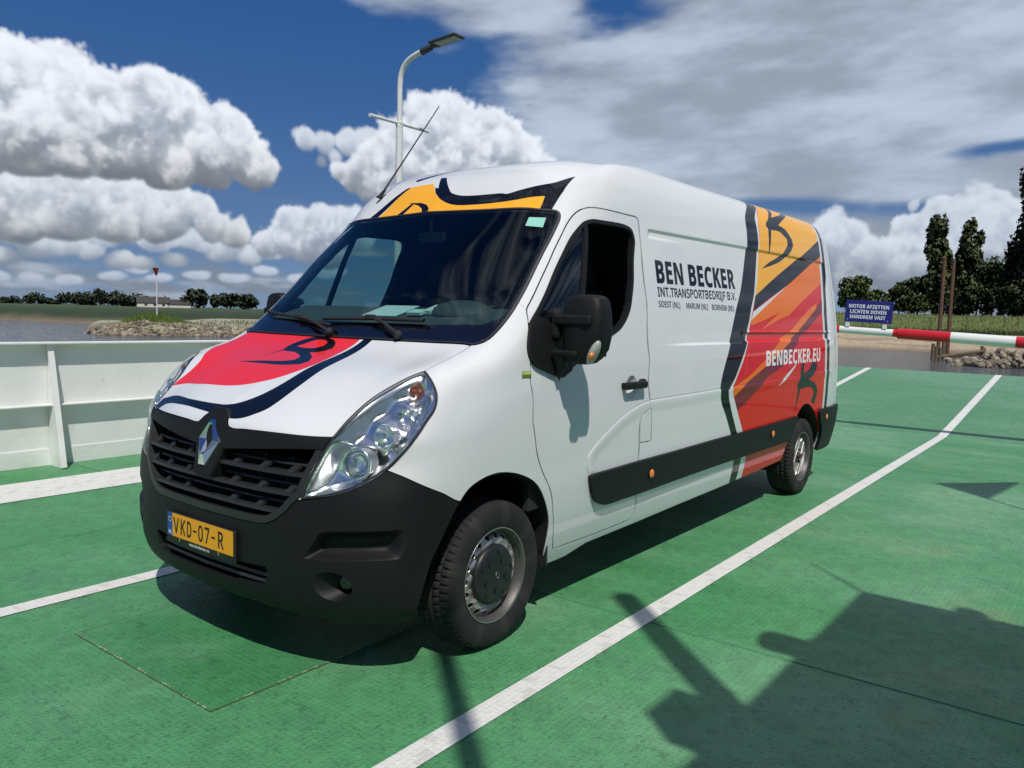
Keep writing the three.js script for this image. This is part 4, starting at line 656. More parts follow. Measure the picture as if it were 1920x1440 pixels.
// ---------------------------------------------------------------- door furniture
for (const s of [left, right]) {
  const mx = (g) => { if (s < 0) { g.scale(-1, 1, 1); const ix = g.index; if (ix) { for (let i = 0; i < ix.count; i += 3) { const t = ix.getX(i + 1); ix.setX(i + 1, ix.getX(i + 2)); ix.setX(i + 2, t); } } else { const p = g.attributes.position, n = g.attributes.normal; for (let i = 0; i < p.count; i += 3) for (const a of [p, n]) { const t = [a.getX(i + 1), a.getY(i + 1), a.getZ(i + 1)]; a.setXYZ(i + 1, a.getX(i + 2), a.getY(i + 2), a.getZ(i + 2)); a.setXYZ(i + 2, ...t); } } } return g; };
  // window frame, quarter pane, divider, sliding pane
  const win = cut(cut(whole, FIELD.glass)[0], (...a) => -FIELD.glass(...a) - 0.022)[0];
  mesh('window_frame', geoOf(hem(offset(win, 0.003), 0.03), s), blackPlastic, van);
  const barC = (y) => lerp(-0.655, -0.778, (y - 1.60) / 0.383);
  const pane = (f) => cut(cut(glassSkin, (...a) => FIELD.glass(...a) + 0.015)[0], f);
  const [quarter, main] = pane((u, v, x, y, z) => barC(y) - z);
  const sail = (u, v, x, y, z) => Math.max(-(z + 0.44), y - (1.475 + (z + 0.2) * -0.55));
  const [qs, qg] = cut(quarter, (u, v, x, y, z) => y - 1.50 - (z + 0.25) * 0.12);
  const low = s > 0 ? cut(main, (u, v, x, y, z) => y - 1.475)[0] : main;
  mesh('quarter_window', geoOf(offset(qg, -0.012), s), doorGlass, van);
  mesh('side_window', geoOf(offset(low, -0.02), s), doorGlass, van);
  mesh('window_divider', geoOf(hem(offset(cut(cut(glassSkin, (...a) => FIELD.glass(...a) + 0.01)[0], (u, v, x, y, z) => Math.abs(z - barC(y)) - 0.016)[0], -0.002), 0.02), s), blackPlastic, van);
  // black corner plate that carries the mirror
  const plateSkin = cut(cut(cut(whole, FIELD.glass)[0], (u, v, x, y, z) => -(z + 0.49))[0], (u, v, x, y, z) => y - 1.50 - (z + 0.25) * 0.12)[0];
  const mirror = mesh('door_mirror', geoOf(hem(offset(plateSkin, 0.02), 0.03), s), blackPlastic, van);
  const shellG = (() => { // a cushion-shaped housing swept through sections from top to bottom: y, x0, x1, z front, z back
    const S = [[1.612, 1.12, 1.2, -0.375, -0.425], [1.606, 1.092, 1.23, -0.355, -0.445], [1.588, 1.072, 1.25, -0.342, -0.458], [1.54, 1.064, 1.26, -0.335, -0.463], [1.502, 1.061, 1.265, -0.332, -0.465], [1.485, 1.06, 1.266, -0.33, -0.466], [1.42, 1.06, 1.267, -0.33, -0.466], [1.36, 1.062, 1.255, -0.333, -0.463], [1.318, 1.074, 1.225, -0.34, -0.455], [1.296, 1.09, 1.2, -0.352, -0.44], [1.288, 1.11, 1.175, -0.372, -0.42]];
    const n = 40, P = [], I = [];
    S.forEach(([y, x0, x1, zf, zb]) => { for (let i = 0; i < n; i++) { const a = i / n * 2 * Math.PI, e = 0.42, cx = Math.sign(Math.cos(a)) * Math.abs(Math.cos(a)) ** e, cz = Math.sign(Math.sin(a)) * Math.abs(Math.sin(a)) ** e; P.push((x0 + x1) / 2 + cx * (x1 - x0) / 2, y, (zf + zb) / 2 + cz * (zf - zb) / 2 - Math.max(0, cx) * 0.02); } });
    for (let k = 0; k < S.length - 1; k++) for (let i = 0; i < n; i++) { const a = k * n + i, b = k * n + (i + 1) % n, c = a + n, d = b + n; I.push(a, b, d, a, d, c); }
    const cap = (k, up) => { const m = P.length / 3; let x = 0, z = 0; for (let i = 0; i < n; i++) { x += P[3 * (k * n + i)] / n; z += P[3 * (k * n + i) + 2] / n; } P.push(x, S[k][0], z); for (let i = 0; i < n; i++) { const a = k * n + i, b = k * n + (i + 1) % n; up ? I.push(m, b, a) : I.push(m, a, b); } };
    cap(0, true); cap(S.length - 1, false);
    const g = new THREE.BufferGeometry(); g.setAttribute('position', new THREE.Float32BufferAttribute(P, 3)); g.setIndex(I); g.computeVertexNormals(); return g;
  })();
  mesh('mirror_housing', mx(shellG), blackPlastic, mirror);
  const arm = mx(merge([box(0.245, 0.050, 0.05, 1.105, 1.493, -0.345, 0.014), box(0.085, 0.16, 0.09, 1.012, 1.47, -0.365, 0.035)]));
  mesh('mirror_arm', arm, blackPlastic, mirror);
  mesh('mirror_arm', mx(merge([box(0.15, 0.034, 0.06, 1.085, 1.335, -0.352, 0.012), box(0.06, 0.10, 0.07, 1.04, 1.30, -0.375, 0.025)])), blackPlastic, mirror);
  mesh('mirror_foot', mx(new THREE.ConeGeometry(0.045, 0.12, 14).rotateX(Math.PI).scale(1, 1, 1.3).translate(1.045, 1.262, -0.36)), blackPlastic, mirror);
  mesh('mirror_glass', mx(box(0.14, 0.21, 0.004, 1.165, 1.43, -0.468, 0.002)), chrome, mirror);
  const ind = mesh('mirror_indicator', mx(new THREE.SphereGeometry(1, 18, 12).scale(0.022, 0.062, 0.030).rotateZ(-0.46).translate(1.236, 1.348, -0.352)), phys([0.42, 0.42, 0.39], 0.15, { clearcoat: 1 }), mirror);
  mesh('mirror_indicator', mx(new THREE.SphereGeometry(1, 14, 10).scale(0.012, 0.020, 0.018).rotateZ(-0.46).translate(1.238, 1.332, -0.330)), amber, mirror);
  // handle in a round dish
  const dish = new THREE.SphereGeometry(0.074, 26, 10, 0, 2 * Math.PI, 0, 1.35).scale(1, 0.28, 1).rotateZ(Math.PI / 2).translate(0, 0, 0);
  const hp = [-1.115, 1.131];
  mesh('door_handle', mx(merge([box(0.034, 0.042, 0.236, 1.044, hp[1] + 0.012, hp[0], 0.014), box(0.03, 0.035, 0.04, 1.026, hp[1] + 0.012, hp[0] + 0.095, 0.01), box(0.03, 0.05, 0.05, 1.03, hp[1] + 0.018, hp[0] - 0.10, 0.012)])), blackPlastic, van);
  // round marker lamps on the moulding
  for (const [z, y] of [[-1.372, 0.613], [-3.37, 0.642], [-4.79, 0.657]]) { const x = xside(y) + (z < -4 ? 0.006 : 0.022) + (z < -4.5 ? 0.008 : 0); const m = mesh('marker_lamp', mx(new THREE.CylinderGeometry(0.031, 0.033, 0.014, 22).rotateZ(Math.PI / 2).translate(x, y, z)), rubber, van); mesh('marker_lens', mx(new THREE.SphereGeometry(0.026, 20, 10, 0, 6.2832, 0, 1.45).scale(1, 0.42, 1).rotateZ(-Math.PI / 2).translate(x + 0.005, y, z)), amber, m); }
}
// green label on the driver's side fender
{
  const q = [[1.627, 1.3453], [1.7147, 1.342], [1.6464, 1.4253], [1.5505, 1.434]].map(([u, v]) => { const p = skin(u, v); return [p[0] + 0.004, p[1], p[2]]; });
  mesh('sticker', quadSheet(q, [[0, 0], [1, 0], [1, 1], [0, 1]]), std('#ffffff', 0.5, { map: canvasTex(128, 64, (c) => { c.fillStyle = '#8fae1e'; c.fillRect(0, 0, 128, 64); c.fillStyle = '#5d7a17'; c.fillRect(0, 38, 128, 26); c.fillStyle = '#e9efb8'; c.font = 'bold 26px sans-serif'; c.fillText('ELEMENT', 6, 27, 116); }) }), van);
}
// ---------------------------------------------------------------- wheels
const wheelSet = (() => {
  const R = 0.337, W = 0.225;
  // tyre: profile from the inner bead over the tread to the outer bead, tread cut into blocks
  const prof = [[-0.098, 0.214], [-0.108, 0.232], [-0.1145, 0.262], [-0.113, 0.292], [-0.104, 0.315]]; const nt = 34; for (let i = 0; i <= nt; i++) { const t = -1 + 2 * i / nt, x = t * 0.094, c = Math.abs(t); prof.push([x, R - 0.008 * Math.pow(c, 3) - (c > 0.97 ? 0.003 : 0)]); }
  prof.push([0.104, 0.315], [0.113, 0.292], [0.1145, 0.262], [0.108, 0.232], [0.098, 0.214]);
  const na = 480, P = [], I = [], n = prof.length;
  for (let a = 0; a < na; a++) for (let k = 0; k < n; k++) {
    let [x, r] = prof[k]; const th = a / na * 2 * Math.PI, tread = k >= 5 && k < n - 5;
    if (tread) { const xx = x / 0.094, row = Math.abs(xx); let g = 0; for (const gx of [-0.62, -0.2, 0.2, 0.62]) if (Math.abs(xx - gx) < 0.06) g = 1; const pitch = 60, ph = (th * pitch / (2 * Math.PI) + (row > 0.62 ? 0.0 : 0.5 * Math.sign(xx)) + row * 0.35) % 1; if (((ph + 1) % 1) < 0.24 && row > 0.2) g = 1; r -= 0.0085 * g; }
    else if (Math.abs(r - 0.262) < 0.001) r += 0;
    P.push(x, r * Math.cos(th), r * Math.sin(th));
  }
  for (let a = 0; a < na; a++) for (let k = 0; k < n - 1; k++) { const p = a * n + k, q = ((a + 1) % na) * n + k; I.push(p, q, q + 1, p, q + 1, p + 1); }
  const tyre = new THREE.BufferGeometry(); tyre.setAttribute('position', new THREE.Float32BufferAttribute(P, 3)); tyre.setIndex(I); tyre.computeVertexNormals();
  const { position: tp, normal: tn } = tyre.attributes; { let flip = 0; for (let i = 0; i < tp.count; i += 97) flip += tn.getY(i) * tp.getY(i) + tn.getZ(i) * tp.getZ(i) > 0 ? 1 : -1; if (flip < 0) { const ix = tyre.index; for (let i = 0; i < ix.count; i += 3) { const t = ix.getX(i + 1); ix.setX(i + 1, ix.getX(i + 2)); ix.setX(i + 2, t); } tyre.computeVertexNormals(); } }
  const lathe = (pts, seg = 64) => new THREE.LatheGeometry(pts.map((p) => new THREE.Vector2(p[1], p[0])), seg).rotateZ(-Math.PI / 2);   // [x, r] about the x axis
  const barrel = lathe([[-0.09, 0.205], [0.05, 0.195], [0.075, 0.203], [0.092, 0.211], [0.101, 0.2175], [0.104, 0.2145], [0.099, 0.209], [0.086, 0.203]]);
  // disc: an annulus with vent holes, dished
  const sh = new THREE.Shape(); sh.absarc(0, 0, 0.196, 0, 2 * Math.PI); const inner = new THREE.Path(); inner.absarc(0, 0, 0.03, 0, 2 * Math.PI, true); sh.holes.push(inner);
  for (let i = 0; i < 18; i++) { const a = i / 18 * 2 * Math.PI, h = new THREE.Path(); h.absarc(0.176 * Math.cos(a), 0.176 * Math.sin(a), 0.0145, 0, 2 * Math.PI, true); sh.holes.push(h); }
  const disc = new THREE.ExtrudeGeometry(sh, { depth: 0.006, bevelEnabled: true, bevelSize: 0.002, bevelThickness: 0.002, bevelSegments: 1, curveSegments: 40 }).rotateY(Math.PI / 2);
  const dish = (r) => r < 0.08 ? 0.040 : r < 0.145 ? lerp(0.040, 0.078, sstep(0.08, 0.135, r)) : lerp(0.078, 0.048, Math.pow((r - 0.145) / 0.05, 1.3)); { const p = disc.attributes.position; for (let i = 0; i < p.count; i++) p.setX(i, p.getX(i) + dish(Math.hypot(p.getY(i), p.getZ(i)))); disc.computeVertexNormals(); }
  const cap = lathe([[0.108, 0.0], [0.107, 0.085], [0.103, 0.118], [0.095, 0.132], [0.084, 0.1375], [0.066, 0.139]]);
  const capBits = []; for (let i = 0; i < 5; i++) { const a = i / 5 * 2 * Math.PI + 0.3; capBits.push(new THREE.CylinderGeometry(0.013, 0.015, 0.007, 14).rotateZ(Math.PI / 2).translate(0.1095, 0.072 * Math.cos(a), 0.072 * Math.sin(a)), box(0.005, 0.022, 0.006, 0.108, 0.106 * Math.cos(a + 0.5), 0.106 * Math.sin(a + 0.5), 0.002)); }
  const logo = new THREE.TorusGeometry(0.016, 0.0035, 4, 4).scale(0.75, 1.15, 1).rotateY(Math.PI / 2).translate(0.1105, 0, 0);
  const nuts = []; for (let i = 0; i < 5; i++) { const a = i / 5 * 2 * Math.PI; nuts.push(new THREE.CylinderGeometry(0.012, 0.012, 0.03, 6).rotateZ(Math.PI / 2).translate(0.068, 0.055 * Math.cos(a), 0.055 * Math.sin(a))); }
  const hub = lathe([[0.095, 0], [0.095, 0.022], [0.07, 0.032], [0.05, 0.034]], 28);
  const tyreMat = std('#ffffff', 0.82, { map: dataTex(256, 256, (u, v) => { const n = 0.75 + 0.5 * tfbm(u, v, 8, 4, 31), d = 0.03 * sstep(0.55, 0.75, tfbm(u, v, 4, 4, 8)); return [0.0125 * n + d * 0.35, 0.012 * n + d * 0.3, 0.0118 * n + d * 0.26]; }) });
  worldUV(tyre, (x, y, z) => [Math.atan2(y, z) * 1.4, x * 4]);
  const wheelMat = std('#ffffff', 0.36, { metalness: 0.75, map: dataTex(256, 256, (u, v) => { const n = tfbm(u, v, 6, 5, 77), d = sstep(0.5, 0.72, n); return [lerp(0.46, 0.22, d), lerp(0.44, 0.19, d), lerp(0.41, 0.155, d)]; }) });
  worldUV(disc, (x, y, z) => [y * 3, z * 3]);
  return (parent, x, z, s, capped) => {
    const w = mesh('wheel', barrel, std([0.11, 0.105, 0.10], 0.5, { metalness: 0.5 }), parent); w.position.set(s * x, 0.3365, z); w.rotation.y = s > 0 ? 0 : Math.PI; w.rotation.x = capped ? 0.35 : 1.0;
    mesh('tyre', tyre, tyreMat, w); mesh('wheel_disc', disc, wheelMat, w); mesh('rim_lip', lathe([[0.0985, 0.2115], [0.1025, 0.2165], [0.105, 0.2155], [0.1035, 0.2125]], 64), steel, w); mesh('brake_drum', lathe([[-0.05, 0.19], [0.02, 0.185], [0.028, 0.15], [0.03, 0.0]], 40), hollow, w);
    if (capped) { mesh('hub_cap', [cap, ...capBits], std([0.012, 0.013, 0.015], 0.45), w); mesh('hub_logo', logo, std([0.30, 0.31, 0.29], 0.3, { metalness: 0.8 }), w); }
    else { mesh('hub', hub, std([0.03, 0.028, 0.026], 0.7), w); const nm = std([0.04, 0.035, 0.03], 0.6); nuts.forEach((g) => mesh('wheel_nut', g, nm, w)); }
  };
})();
for (const s of [left, right]) { wheelSet(van, 0.876, 0, s, true); wheelSet(van, 0.862, -4.332, s, false); }
// wheel wells and floor
for (const s of [left, right]) for (const k of ['frontArch', 'rearArch']) {
  const L = onSkin(LINE[k].filter(([u, v]) => v > 0)), P = [], I = []; L.forEach((p) => P.push(s * (p[0] - 0.004), p[1], p[2], s * 0.5, p[1], p[2]));
  for (let i = 0; i < L.length - 1; i++) I.push(2 * i, 2 * i + 1, 2 * i + 3, 2 * i, 2 * i + 3, 2 * i + 2);
  const m = P.length / 3; P.push(s * 0.5, 0.35, L.reduce((a, p) => a + p[2], 0) / L.length); for (let i = 0; i < L.length - 1; i++) I.push(m, 2 * i + 1, 2 * i + 3);
  const g = new THREE.BufferGeometry(); g.setAttribute('position', new THREE.Float32BufferAttribute(P, 3)); g.setIndex(I); g.computeVertexNormals(); mesh('wheel_arch_liner', g, std([0.010, 0.010, 0.011], 0.9), van);
  if (k === 'frontArch') mesh('mud_guard', box(0.16, 0.22, 0.014, s * 0.875, 0.38, -0.435, 0.005), std([0.014, 0.014, 0.016], 0.7), van);
}
mesh('underbody', [box(1.0, 0.05, 5.9, 0, 0.40, -2.35), box(1.84, 0.05, 3.32, 0, 0.42, -2.1), box(1.7, 0.05, 0.55, 0, 0.42, -4.98), box(1.2, 0.05, 0.3, 0, 0.32, 0.50), box(0.5, 0.16, 1.9, -0.3, 0.31, -2.3, 0.03), box(0.10, 0.10, 1.70, 0, 0.32, -4.33), bar([-0.8, 0.335, -4.332], [0.8, 0.335, -4.332], 0.05), bar([-0.8, 0.33, 0], [0.8, 0.33, 0], 0.04)], hollow, van);
mesh('rear_step', box(0.02, 0.15, 0.10, 0.93, 0.43, -4.83, 0.006), std([0.5, 0.5, 0.49], 0.5), van);
// ---------------------------------------------------------------- wipers, aerial
{
  const onScreen = (x, v) => { const p = skin(Math.abs(x), v); return [x, p[1] + 0.018, p[2] + 0.018]; };
  const wiper = (pivot, knee, tip0, tip1) => { const A = [onScreen(...pivot), onScreen(...knee)], bl = [onScreen(...tip0), onScreen(...tip1)]; const mid = bl[0].map((c, i) => (c + bl[1][i]) / 2); const arm = tube([A[0], A[0].map((c, i) => lerp(c, mid[i], 0.45) + (i === 1 ? 0.022 : i === 2 ? 0.012 : 0)), mid.map((c, i) => c + (i === 1 ? 0.012 : 0))], 0.0085, 16, 8); const w = mesh('wiper', [arm, new THREE.SphereGeometry(0.022, 12, 8).translate(...A[0])], rubber, van); mesh('wiper_blade', [tube([bl[0], mid.map((c, i) => c + (i === 1 ? 0.004 : 0)), bl[1]], 0.009, 20, 8), box(0.06, 0.026, 0.03, mid[0], mid[1] + 0.012, mid[2] + 0.006, 0.008)], rubber, w); };
  wiper([0.40, 1.655], [0.2, 1.68], [-0.22, 1.745], [0.50, 1.752]);
  wiper([-0.10, 1.655], [-0.3, 1.68], [-0.78, 1.77], [-0.12, 1.70]);
  const a = skin(0.53, 2.70); const base = [-0.52, a[1] + 0.01, a[2] + 0.01];
  mesh('aerial', [bar(base, [-0.49, base[1] + 0.05, base[2] - 0.02], 0.014, 0.007), bar([-0.505, base[1] + 0.03, base[2] - 0.012], [-0.32, base[1] + 0.58, base[2] - 0.30], 0.0055, 0.003, 8), new THREE.SphereGeometry(0.018, 12, 8).scale(1, 0.5, 1.5).translate(...base)], rubber, van);
}
// ---------------------------------------------------------------- cab
{
  let lining = offset(shellSkin, -0.045); lining = cut(lining, FIELD.screen)[1]; lining = cut(lining, FIELD.glass)[1];
  const cab = mesh('cab_lining', both(lining), darkTrim, van);
  { const b = new THREE.Shape(), ys = [0.45, 0.8, 1.1, 1.4, 1.7, 1.95, 2.1, 2.25, 2.36]; ys.forEach((y, i) => i ? b.lineTo(xside(y) - 0.06, y) : b.moveTo(xside(y) - 0.06, y)); ys.slice().reverse().forEach((y) => b.lineTo(0.06 - xside(y), y)); mesh('bulkhead', new THREE.ExtrudeGeometry(b, { depth: 0.03, bevelEnabled: false }).translate(0, 0, -1.635), darkTrim, cab); }
  mesh('cab_floor', box(1.80, 0.04, 1.7, 0, 0.56, -0.80), hollow, cab);
  for (const s of [left, right]) mesh('door_trim', [box(0.03, 0.80, 1.05, s * 0.945, 0.98, -0.78), box(0.07, 0.05, 0.8, s * 0.92, 1.22, -0.85, 0.02)], darkTrim, cab);
  // dashboard with a top that runs up to the screen
  const prof = new THREE.Shape(); [[0.0, 1.385], [-0.14, 1.445], [-0.40, 1.525], [-0.46, 1.52], [-0.52, 1.42], [-0.51, 1.10], [-0.35, 0.78], [-0.05, 0.78]].forEach((p, i) => i ? prof.lineTo(...p) : prof.moveTo(...p));
  const dash = new THREE.ExtrudeGeometry(prof, { depth: 1.78, bevelEnabled: true, bevelSize: 0.012, bevelThickness: 0.012, bevelSegments: 2 }).translate(0, 0, -0.89).rotateY(-Math.PI / 2);
  // rotateY(-90 deg) sends the profile's x to z and its depth to x
  mesh('dashboard', dash, std([0.075, 0.08, 0.08], 0.75), cab);
  mesh('instrument_hood', new THREE.SphereGeometry(0.2, 24, 12, 0, 6.2832, 0, 1.5).scale(1, 0.45, 0.8).translate(0.40, 1.49, -0.40), std([0.06, 0.064, 0.066], 0.6), cab);
  mesh('steering_wheel', [new THREE.TorusGeometry(0.19, 0.016, 12, 44).rotateX(-1.0).translate(0.40, 1.47, -0.66), new THREE.CylinderGeometry(0.06, 0.05, 0.05, 20).rotateX(0.52).translate(0.40, 1.46, -0.66), bar([0.40, 1.46, -0.66], [0.40, 1.25, -0.40], 0.03), box(0.34, 0.02, 0.03, 0.40, 1.465, -0.66)], std([0.03, 0.03, 0.032], 0.5), cab);
  for (const x of [0.45, -0.28, -0.66]) mesh('seat', [box(0.46, 0.74, 0.16, x, 1.30, -1.36, 0.06), box(0.46, 0.16, 0.5, x, 0.96, -1.12, 0.06), box(0.26, 0.18, 0.10, x, 1.76, -1.40, 0.045)], std([0.045, 0.048, 0.055], 0.9), cab);
  mesh('rear_mirror', [box(0.20, 0.06, 0.03, 0.02, 1.93, -0.56, 0.012), bar([0.02, 1.95, -0.55], [0.02, 2.03, -0.55], 0.01)], blackPlastic, cab);
  for (const [w, h, d, x, y, z] of [[0.26, 0.004, 0.19, -0.04, 1.503, -0.30], [0.05, 0.02, 0.11, 0.27, 1.515, -0.31], [0.10, 0.016, 0.06, 0.21, 1.498, -0.25]]) mesh('paper', box(w, h, d).rotateX(0.31).translate(x, y + 0.012, z), std([0.75, 0.80, 0.77], 0.7), cab);
}
// ---------------------------------------------------------------- ferry deck
const deckBump = dataTex(1024, 1024, (u, v) => {      // raised bars of tread plate under thick paint, 0.6 m to the tile
  const n = 22, x = u * n, y = v * n, i = Math.floor(x), j = Math.floor(y), f = x - i - 0.5, g = y - j - 0.5, t = (i + j) % 2 ? [f, g] : [g, f];
  const b = clamp(1.25 - Math.hypot(t[0] / 0.43, t[1] / 0.15), 0, 1);
  return 0.30 + 0.36 * Math.min(1, b * 2.2) + 0.34 * (tfbm(u, v, 24, 4, 3) - 0.5) + 0.22 * (tnoise(u * 200, v * 200, 200, 5) - 0.5);
}, { srgb: false });
const deckTone = dataTex(1024, 1024, (u, v) => {      // paint: wear on the bars, flecks, grey scuffs
  const n = 22, x = u * n, y = v * n, i = Math.floor(x), j = Math.floor(y), f = x - i - 0.5, g = y - j - 0.5, t = (i + j) % 2 ? [f, g] : [g, f];
  const b = clamp(1.25 - Math.hypot(t[0] / 0.43, t[1] / 0.15), 0, 1), w = tfbm(u, v, 6, 5, 41), s = tnoise(u * 300, v * 300, 300, 6), worn = sstep(0.5, 0.75, w) * b;
  const k = 0.86 + 0.34 * (tfbm(u, v, 12, 5, 7) - 0.5) + 0.24 * (s - 0.5) - 0.22 * sstep(0.62, 0.8, tfbm(u, v, 40, 2, 19)), fl = sstep(0.965, 0.99, s) * 0.5;
  return [k + worn * 0.35 + fl, k + worn * 0.08 + fl * 0.3, k + worn * 0.22 + fl * 0.4];
});
const deckRough = dataTex(512, 512, (u, v) => 0.55 + 0.25 * (tfbm(u, v, 10, 4, 61) - 0.5) + 0.2 * (tnoise(u * 120, v * 120, 120, 8) - 0.5), { srgb: false });
for (const t of [deckBump, deckTone, deckRough]) t.repeat.set(1 / 0.6, 1 / 0.6);
const deckPaint = std('#ffffff', 1, { map: deckTone, bumpMap: deckBump, bumpScale: 0.0052, roughnessMap: deckRough, vertexColors: true });
function deckColour(x, z) {          // old and new coats of green, rubbed paths and dull patches
  const n = fbm(x * 0.55 + 3, z * 0.55, 5, 71), m = fbm(x * 1.9, z * 1.9 + 8, 4, 72), g = fbm(x * 0.28, z * 0.9 + 20, 4, 73), f = fbm(x * 7, z * 7, 3, 74);
  let c = [0.078, 0.262, 0.128];
  const grey = sstep(0.44, 0.70, n * 0.7 + m * 0.3 + 0.10 * sstep(-2, -8, z) + 0.05 * sstep(1.4, 2.2, x)), fresh = sstep(0.52, 0.72, g) * 0.7, rub = sstep(0.66, 0.80, m) * sstep(0.45, 0.6, f);
  c = c.map((v, i) => lerp(v, [0.150, 0.325, 0.205][i], grey * 0.85)); c = c.map((v, i) => lerp(v, [0.044, 0.225, 0.082][i], fresh)); c = c.map((v, i) => lerp(v, [0.16, 0.25, 0.13][i], rub * 0.55));
  return c.map((v, i) => v * [1.17, 1.23, 1.06][i] * (0.93 + 0.14 * f));
}
function deckSheet(x0, x1, z0, z1, step, yOf, colour) {
  const nx = Math.round((x1 - x0) / step), nz = Math.round((z1 - z0) / step), P = [], C = [], U = [], I = [];
  for (let j = 0; j <= nz; j++) for (let i = 0; i <= nx; i++) { const x = lerp(x0, x1, i / nx), z = lerp(z0, z1, j / nz); P.push(x, yOf(x, z), z); C.push(...colour(x, z)); U.push(x, z); }
  for (let j = 0; j < nz; j++) for (let i = 0; i < nx; i++) { const a = j * (nx + 1) + i, b = a + 1, c = a + nx + 1, d = c + 1; I.push(a, c, b, b, c, d); }
  const g = new THREE.BufferGeometry(); g.setAttribute('position', new THREE.Float32BufferAttribute(P, 3)); g.setAttribute('color', new THREE.Float32BufferAttribute(C, 3)); g.setAttribute('uv', new THREE.Float32BufferAttribute(U, 2)); g.setIndex(I); g.computeVertexNormals(); return g;
}
const HINGE = -9.47, RAMP_END = -15.35, rampY = (z) => (HINGE - z) * 0.102;
setting('deck', deckSheet(-4.74, 7.4, HINGE, 7.0, 0.06, () => 0, deckColour), deckPaint);
setting('deck_ramp', deckSheet(-3.9, 5.6, RAMP_END, HINGE, 0.1, (x, z) => rampY(z), (x, z) => deckColour(x + 5, z * 0.8 + 2).map((v, i) => lerp(v, [0.130, 0.30, 0.185][i], 0.45))), deckPaint);
setting('hull', [box(12.14, 1.7, 16.46, 1.33, -0.87, -1.235), quadSheet([[-3.9, rampY(RAMP_END) - 0.02, RAMP_END], [-3.9, -0.25, RAMP_END + 0.2], [5.6, -0.25, RAMP_END + 0.2], [5.6, rampY(RAMP_END) - 0.02, RAMP_END]])], std([0.05, 0.06, 0.06], 0.7));
const linePaint = std('#ffffff', 0.62, { bumpMap: deckBump, bumpScale: 0.0036, map: (() => { const t = dataTex(512, 512, (u, v) => { const w = sstep(0.60, 0.74, tfbm(u, v, 10, 5, 23)), d = 0.9 + 0.16 * (tfbm(u, v, 40, 3, 29) - 0.5); return [lerp(0.80 * d, 0.50, w * 0.5), lerp(0.79 * d, 0.50, w * 0.5), lerp(0.75 * d, 0.46, w * 0.5)]; }); t.repeat.set(1 / 0.6, 1 / 0.6); return t; })() });
const stripe = (a, b, w, y) => quadSheet([[a[0] - w / 2, y(a[1]) + 0.005, a[1]], [a[0] + w / 2, y(a[1]) + 0.005, a[1]], [b[0] + w / 2, y(b[1]) + 0.005, b[1]], [b[0] - w / 2, y(b[1]) + 0.005, b[1]]]);
const flat0 = () => 0.0;
setting('lane_line', stripe([1.365, 4.0], [1.25, HINGE], 0.112, flat0), linePaint); setting('lane_line', stripe([-1.06, 4.0], [-1.13, HINGE], 0.12, flat0), linePaint);
setting('lane_line', stripe([1.25, HINGE], [1.25, RAMP_END + 0.02], 0.115, rampY), linePaint); setting('lane_line', stripe([-1.13, HINGE], [-1.13, RAMP_END + 0.02], 0.115, rampY), linePaint);
setting('edge_stripe', stripe([-3.74, 6.9], [-3.76, HINGE], 0.66, flat0), linePaint);
// welds between the deck plates
for (const [x0, z0, x1, z1] of [[-4.6, -0.62, 7.2, -0.86], [-4.6, -6.3, 7.2, -6.42], [-4.6, 4.2, 7.2, 4.0], [-2.2, 6.9, -2.2, HINGE + 0.1], [3.4, 6.9, 3.4, HINGE + 0.1]]) { const d = Math.hypot(x1 - x0, z1 - z0); const g = new THREE.CylinderGeometry(0.007, 0.007, d, 6).scale(1, 1, 0.35).rotateX(Math.PI / 2).rotateY(Math.atan2(x1 - x0, z1 - z0)); g.rotateZ(0); setting('deck_weld', g.translate((x0 + x1) / 2, 0.001, (z0 + z1) / 2), std([0.06, 0.21, 0.10], 0.7)); }
// hatch plate let into the deck, with bare metal along its rim
{
  const hatch = thing('deck_hatch', 'square green steel hatch let into the deck in front of the van', 'hatch', [-0.002, 0, 0.60]);
  const c = [0.040, 0.235, 0.075];
  mesh('cover', deckSheet(-0.548, 0.548, -0.553, 0.553, 0.04, () => 0.006, (x, z) => { const n = fbm(x * 3, z * 3, 4, 5), d = deckColour(x, z + 0.6); return c.map((v, i) => lerp(d[i], v, 0.10 + 0.55 * sstep(0.42, 0.66, n * 0.6 + 0.35 + 0.25 * x)) * (0.9 + 0.2 * n)); }), deckPaint, hatch);
  const rnd = mulberry(9), bits = []; // chips of bare metal along two sides
  for (let i = 0; i < 70; i++) { const along = rnd() < 0.55, q = Math.floor(rnd() * 6), t = clamp((q / 6 + 0.16 * rnd() * rnd()) * 1.1 - 0.55, -0.54, 0.54), l = 0.004 + 0.022 * rnd() * rnd(); bits.push(along ? box(l, 0.003, 0.004 + 0.004 * rnd(), t, 0.0068, 0.5535 + 0.004 * (rnd() - 0.5)) : box(0.004 + 0.003 * rnd(), 0.003, l, 0.5495 + 0.003 * (rnd() - 0.5), 0.0068, t)); }
  const m = mesh('chipped_rim', bits, std([0.34, 0.40, 0.27], 0.7), hatch); m.userData.kind = 'stuff';
  mesh('rim_gap', [box(1.104, 0.003, 0.0035, 0, 0.0052, 0.5555), box(0.003, 0.003, 1.11, 0.5515, 0.0052, 0), box(0.003, 0.003, 1.11, -0.5515, 0.0052, 0)], std([0.11, 0.17, 0.085], 0.85), hatch).userData.kind = 'stuff';
}
